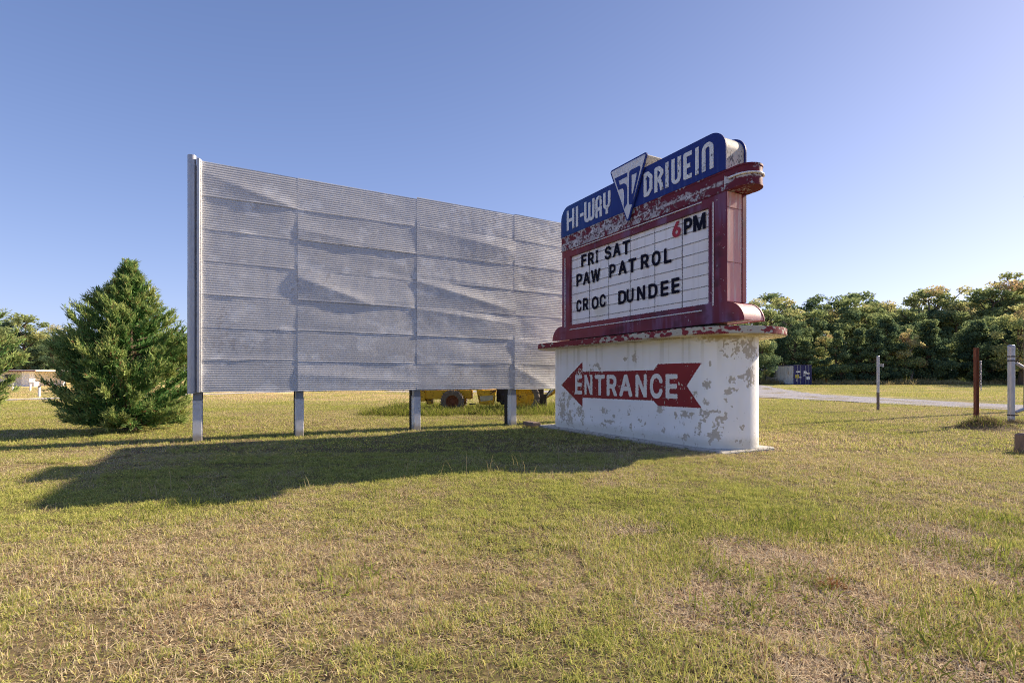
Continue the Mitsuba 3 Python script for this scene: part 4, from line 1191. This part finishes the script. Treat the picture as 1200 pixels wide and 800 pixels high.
def broadleaf(seed, H, R, hue, nleaf, base=0.12, leaf=.30, conical=False, sparse=1.0):
    """a tree at woodland distance: trunk, forking limbs that end in leaf clumps of many sizes"""
    r = np.random.default_rng(seed)
    wood_ = [tube([(0, 0, -.5), (r.normal(0, .1), r.normal(0, .1), H * .3), (r.normal(0, .3), r.normal(0, .3), H * .62), (r.normal(0, .4), r.normal(0, .4), H * .9)], [.026 * H, .02 * H, .012 * H, .004 * H], 8)]
    ncl = int(62 * sparse)
    lob = r.uniform(.66, 1.24, 9)
    cl = []
    for k_ in range(ncl):
        f = r.random() ** .85
        z = H * (base + (1.0 - base) * f) * (1 + .05 * r.normal())
        if conical:
            Rz = R * (1.05 - f) ** .8
        else:
            Rz = R * math.sqrt(max(0.05, 1 - (1.75 * (f - .42)) ** 2)) * r.uniform(.75, 1.12)
        az = r.random() * 2 * np.pi
        rad = Rz * (r.random() ** .45) * lob[int(az * 1.43) % 9]
        c = np.array([rad * math.cos(az), rad * math.sin(az), z])
        cl.append((c, (0.10 if conical else .125) * H * r.uniform(.35, 1.2) * (1.1 - .45 * f), r.normal(0, .12)))
        if k_ % 2 == 0:
            s0 = np.array([0, 0, max(z - rad * .8 - .4, .2 * H)])
            mid = s0 * .4 + c * .6 + [0, 0, -.3]
            wood_.append(tube([s0, mid, c], [.009 * H, .005 * H, .002 * H], 5, False))
    wts = np.array([x[1] ** 1.7 for x in cl]); wts /= wts.sum()
    ids = r.choice(ncl, nleaf, p=wts)
    cc = np.array([x[0] for x in cl])[ids]; rs = np.array([x[1] for x in cl])[ids]; hs = np.array([x[2] for x in cl])[ids]
    off = unit(r.normal(0, 1, (nleaf, 3))) * (r.random((nleaf, 1)) ** .42) * rs[:, None] * [1, 1, .72]
    c = cc + off
    ok = c[:, 2] > .1
    c, hs = c[ok], hs[ok]
    n = len(c)
    d = unit(r.normal(0, 1, (n, 3)) + ([0, 0, -.5] if conical else [0, 0, 0]))
    s = unit(np.cross(d, r.normal(0, 1, (n, 3))))
    V, F, U = quads(c, d, s, leaf * r.uniform(.45, .9, n), leaf * r.uniform(.7, 1.5, n), r.random(n), np.clip(hue + hs + .10 * (c[:, 2] / H - .5), 0, 1))
    return cat(wood_), trimesh.Trimesh(V, F, process=False), U


KINDS = {'dark_oak': (21, 12.0, 4.3, .27, 10000, .10, .30, False, 1.0), 'green_oak': (22, 11.0, 4.6, .42, 10000, .12, .30, False, 1.0), 'olive_elm': (23, 12.0, 3.9, .57, 6500, .20, .26, False, .62),
         'yellow_poplar': (24, 12.5, 3.8, .66, 9000, .12, .30, False, .9), 'wood_cedar': (25, 9.0, 3.0, .20, 9000, .02, .26, True, 1.3), 'orange_maple': (26, 7.0, 2.6, .74, 3000, .40, .24, False, .5), 'tall_pine': (27, 13.0, 3.0, .20, 5200, .38, .28, False, .8)}
for nme, (sd, H, R, hue, nl, ba, lf, con, spar) in KINDS.items():
    w_, c_, u_ = broadleaf(sd, H, R, hue, nl, ba, lf, con, spar)
    scene[f'{nme}_trunk_source'] = {'type': 'shapegroup', 'piece': ply(w_, 'pale_bark_material' if nme in ('orange_maple', 'olive_elm') else 'bark_material', True)}
    scene[f'{nme}_crown_source'] = {'type': 'shapegroup', 'piece': ply(c_, 'leaf_material', False, uv=u_)}


def plant(kind, x, y, h, label, group_=None, wide=1.0, name=None):
    key = thing(name or {'wood_cedar': 'cedar_tree', 'tall_pine': 'pine_tree'}.get(kind, 'broadleaf_tree'), label, 'tree', group_)
    s = h / KINDS[kind][1]
    M = T().translate([x, y, float(ground_z(x, y))]).rotate([0, 0, 1], float(rng.uniform(0, 360))).scale([s * wide, s * wide, s])
    for pn in ('trunk', 'crown'):
        scene[f'{key}__{pn}'] = {'type': 'instance', 'group': {'type': 'ref', 'id': f'{kind}_{pn}_source'}, 'to_world': M}


TREES = []
GR = 'trees of the wood beyond the gravel drive'
LAB = {'dark_oak': 'dark broadleaf tree of the right wood', 'green_oak': 'mid green broadleaf tree of the right wood', 'olive_elm': 'thin olive tree of the right wood',
       'yellow_poplar': 'yellow green tree of the right wood', 'wood_cedar': 'dark cedar of the right wood', 'tall_pine': 'bare stemmed pine at the back of the wood'}
# front row, told apart one by one
Z2X = lambda px, y: (px - 600) / 612.0 * y
plant('green_oak', Z2X(888, 70), 70, 7.4, 'light green round tree left of the shipping container', None, 1.0)
plant('orange_maple', Z2X(1066, 70.0), 70.0, 7.0, 'small tan leaved tree with forked limbs in front of the dark wood', None, 1.0)
plant('yellow_poplar', Z2X(1196, 64), 64, 9.0, 'bright yellow green tree at the right edge of the wood', None, 1.25)
plant('yellow_poplar', Z2X(968, 73), 73, 6.8, 'yellowish tree behind the right end of the shipping container', None, .9)
plant('wood_cedar', Z2X(915, 73.5), 73.5, 6.2, 'dark cedar directly behind the shipping container', None, 1.1)
for px, y, h, kd in [(862, 72, 8, 'dark_oak'), (935, 75, 8.5, 'dark_oak'), (950, 71, 6.5, 'wood_cedar'), (985, 70.5, 7.5, 'wood_cedar'), (1000, 72, 8.2, 'wood_cedar'), (1018, 70, 7.0, 'wood_cedar'), (1035, 71.5, 8.5, 'wood_cedar'), (1052, 73, 8.6, 'dark_oak'),
                     (1085, 71, 8.2, 'wood_cedar'), (1100, 70, 7.6, 'wood_cedar'), (1118, 71.5, 8.8, 'dark_oak'), (1136, 70, 8.0, 'wood_cedar'), (1152, 69, 8.6, 'wood_cedar'), (1168, 71, 9.0, 'dark_oak'), (1182, 68, 7.5, 'wood_cedar'), (1215, 70, 10, 'green_oak'), (1245, 68, 9, 'wood_cedar'), (1280, 70, 11, 'dark_oak'),
                     (900, 84, 10.5, 'green_oak'), (922, 88, 12.6, 'olive_elm'), (945, 84, 11.4, 'green_oak'), (968, 88, 12.6, 'olive_elm'), (990, 85, 11.6, 'green_oak'), (1008, 90, 14.2, 'olive_elm'), (1025, 86, 12.2, 'green_oak'), (1045, 90, 14.0, 'olive_elm'), (1062, 86, 13.2, 'dark_oak'), (1080, 92, 16.2, 'green_oak'),
                     (1098, 90, 15.8, 'olive_elm'), (1112, 93, 16.6, 'tall_pine'), (1128, 86, 13.6, 'yellow_poplar'), (1142, 92, 14.6, 'olive_elm'), (1160, 88, 14.8, 'green_oak'), (1172, 93, 17.0, 'olive_elm'), (1190, 90, 17.6, 'yellow_poplar'), (1205, 86, 15.5, 'olive_elm'), (1225, 90, 18.5, 'green_oak'), (1255, 88, 17.5, 'olive_elm'), (1290, 90, 18.5, 'dark_oak'),
                     (885, 96, 13.0, 'olive_elm'), (912, 100, 13.8, 'green_oak'), (955, 100, 14.2, 'dark_oak'), (998, 102, 15.6, 'green_oak'), (1030, 104, 16.6, 'dark_oak'), (1070, 104, 18.0, 'olive_elm'), (1150, 104, 18.2, 'dark_oak'), (1200, 102, 20.5, 'green_oak'), (870, 80, 9.5, 'green_oak')]:
    TREES.append((px, y, h, kd, LAB, GR, 1.05))
GL = 'trees beyond the field at the left'
plant('green_oak', Z2X(28, 100), 100, 12.4, 'large light green tree above the flat roofed building', None, 1.3)
plant('dark_oak', Z2X(212, 96), 96, 9.8, 'dark green tree between the cedar and the screen edge', None, 1.0)
for px, y, h, kd in [(-30, 108, 13.5, 'green_oak'), (5, 112, 14.0, 'dark_oak'), (48, 106, 9.0, 'dark_oak'), (62, 118, 12.0, 'olive_elm'), (78, 112, 10.0, 'green_oak'), (100, 116, 11.0, 'dark_oak'), (125, 112, 10.5, 'green_oak'), (150, 116, 10.5, 'olive_elm'), (178, 112, 10, 'dark_oak'), (200, 116, 10.4, 'green_oak'), (232, 110, 9.6, 'olive_elm'), (260, 112, 9.6, 'dark_oak'), (290, 112, 9.6, 'green_oak'), (12, 96, 6.5, 'wood_cedar'), (40, 97, 6, 'wood_cedar'), (60, 98, 7, 'dark_oak')]:
    TREES.append((px, y, h, kd, {'dark_oak': 'dark green tree beyond the field at the left', 'green_oak': 'mid green tree beyond the field at the left', 'olive_elm': 'brownish olive tree beyond the field at the left', 'wood_cedar': 'low dark cedar behind the flat roofed building'}, GL, 1.25))
NTH = ['first', 'second', 'third', 'fourth', 'fifth', 'sixth', 'seventh', 'eighth', 'ninth', 'tenth', 'eleventh', 'twelfth', 'thirteenth', 'fourteenth', 'fifteenth']
for tr_ in TREES:
    px, y, h, kd, lab, grp, wide = tr_
    row = lambda o: (o[3], o[5], o[1] > 80)
    same = sorted([o for o in TREES if row(o) == row(tr_)], key=lambda o: o[0])
    text = lab[kd] + (f', {NTH[same.index(tr_)]} such {"at the back" if y > 80 and grp == GR else "along the front" if grp == GR else "one"} from the left' if len(same) > 1 else '')
    plant(kd, Z2X(px, y) + float(rng.normal(0, .5)), y + float(rng.normal(0, .6)), h * float(rng.uniform(.86, 1.10)) * ((.97 if px < 1080 else .88) if y > 80 and grp == GR else 1), text, grp, wide * (1.22 if y > 80 and grp == GR else 1.05))
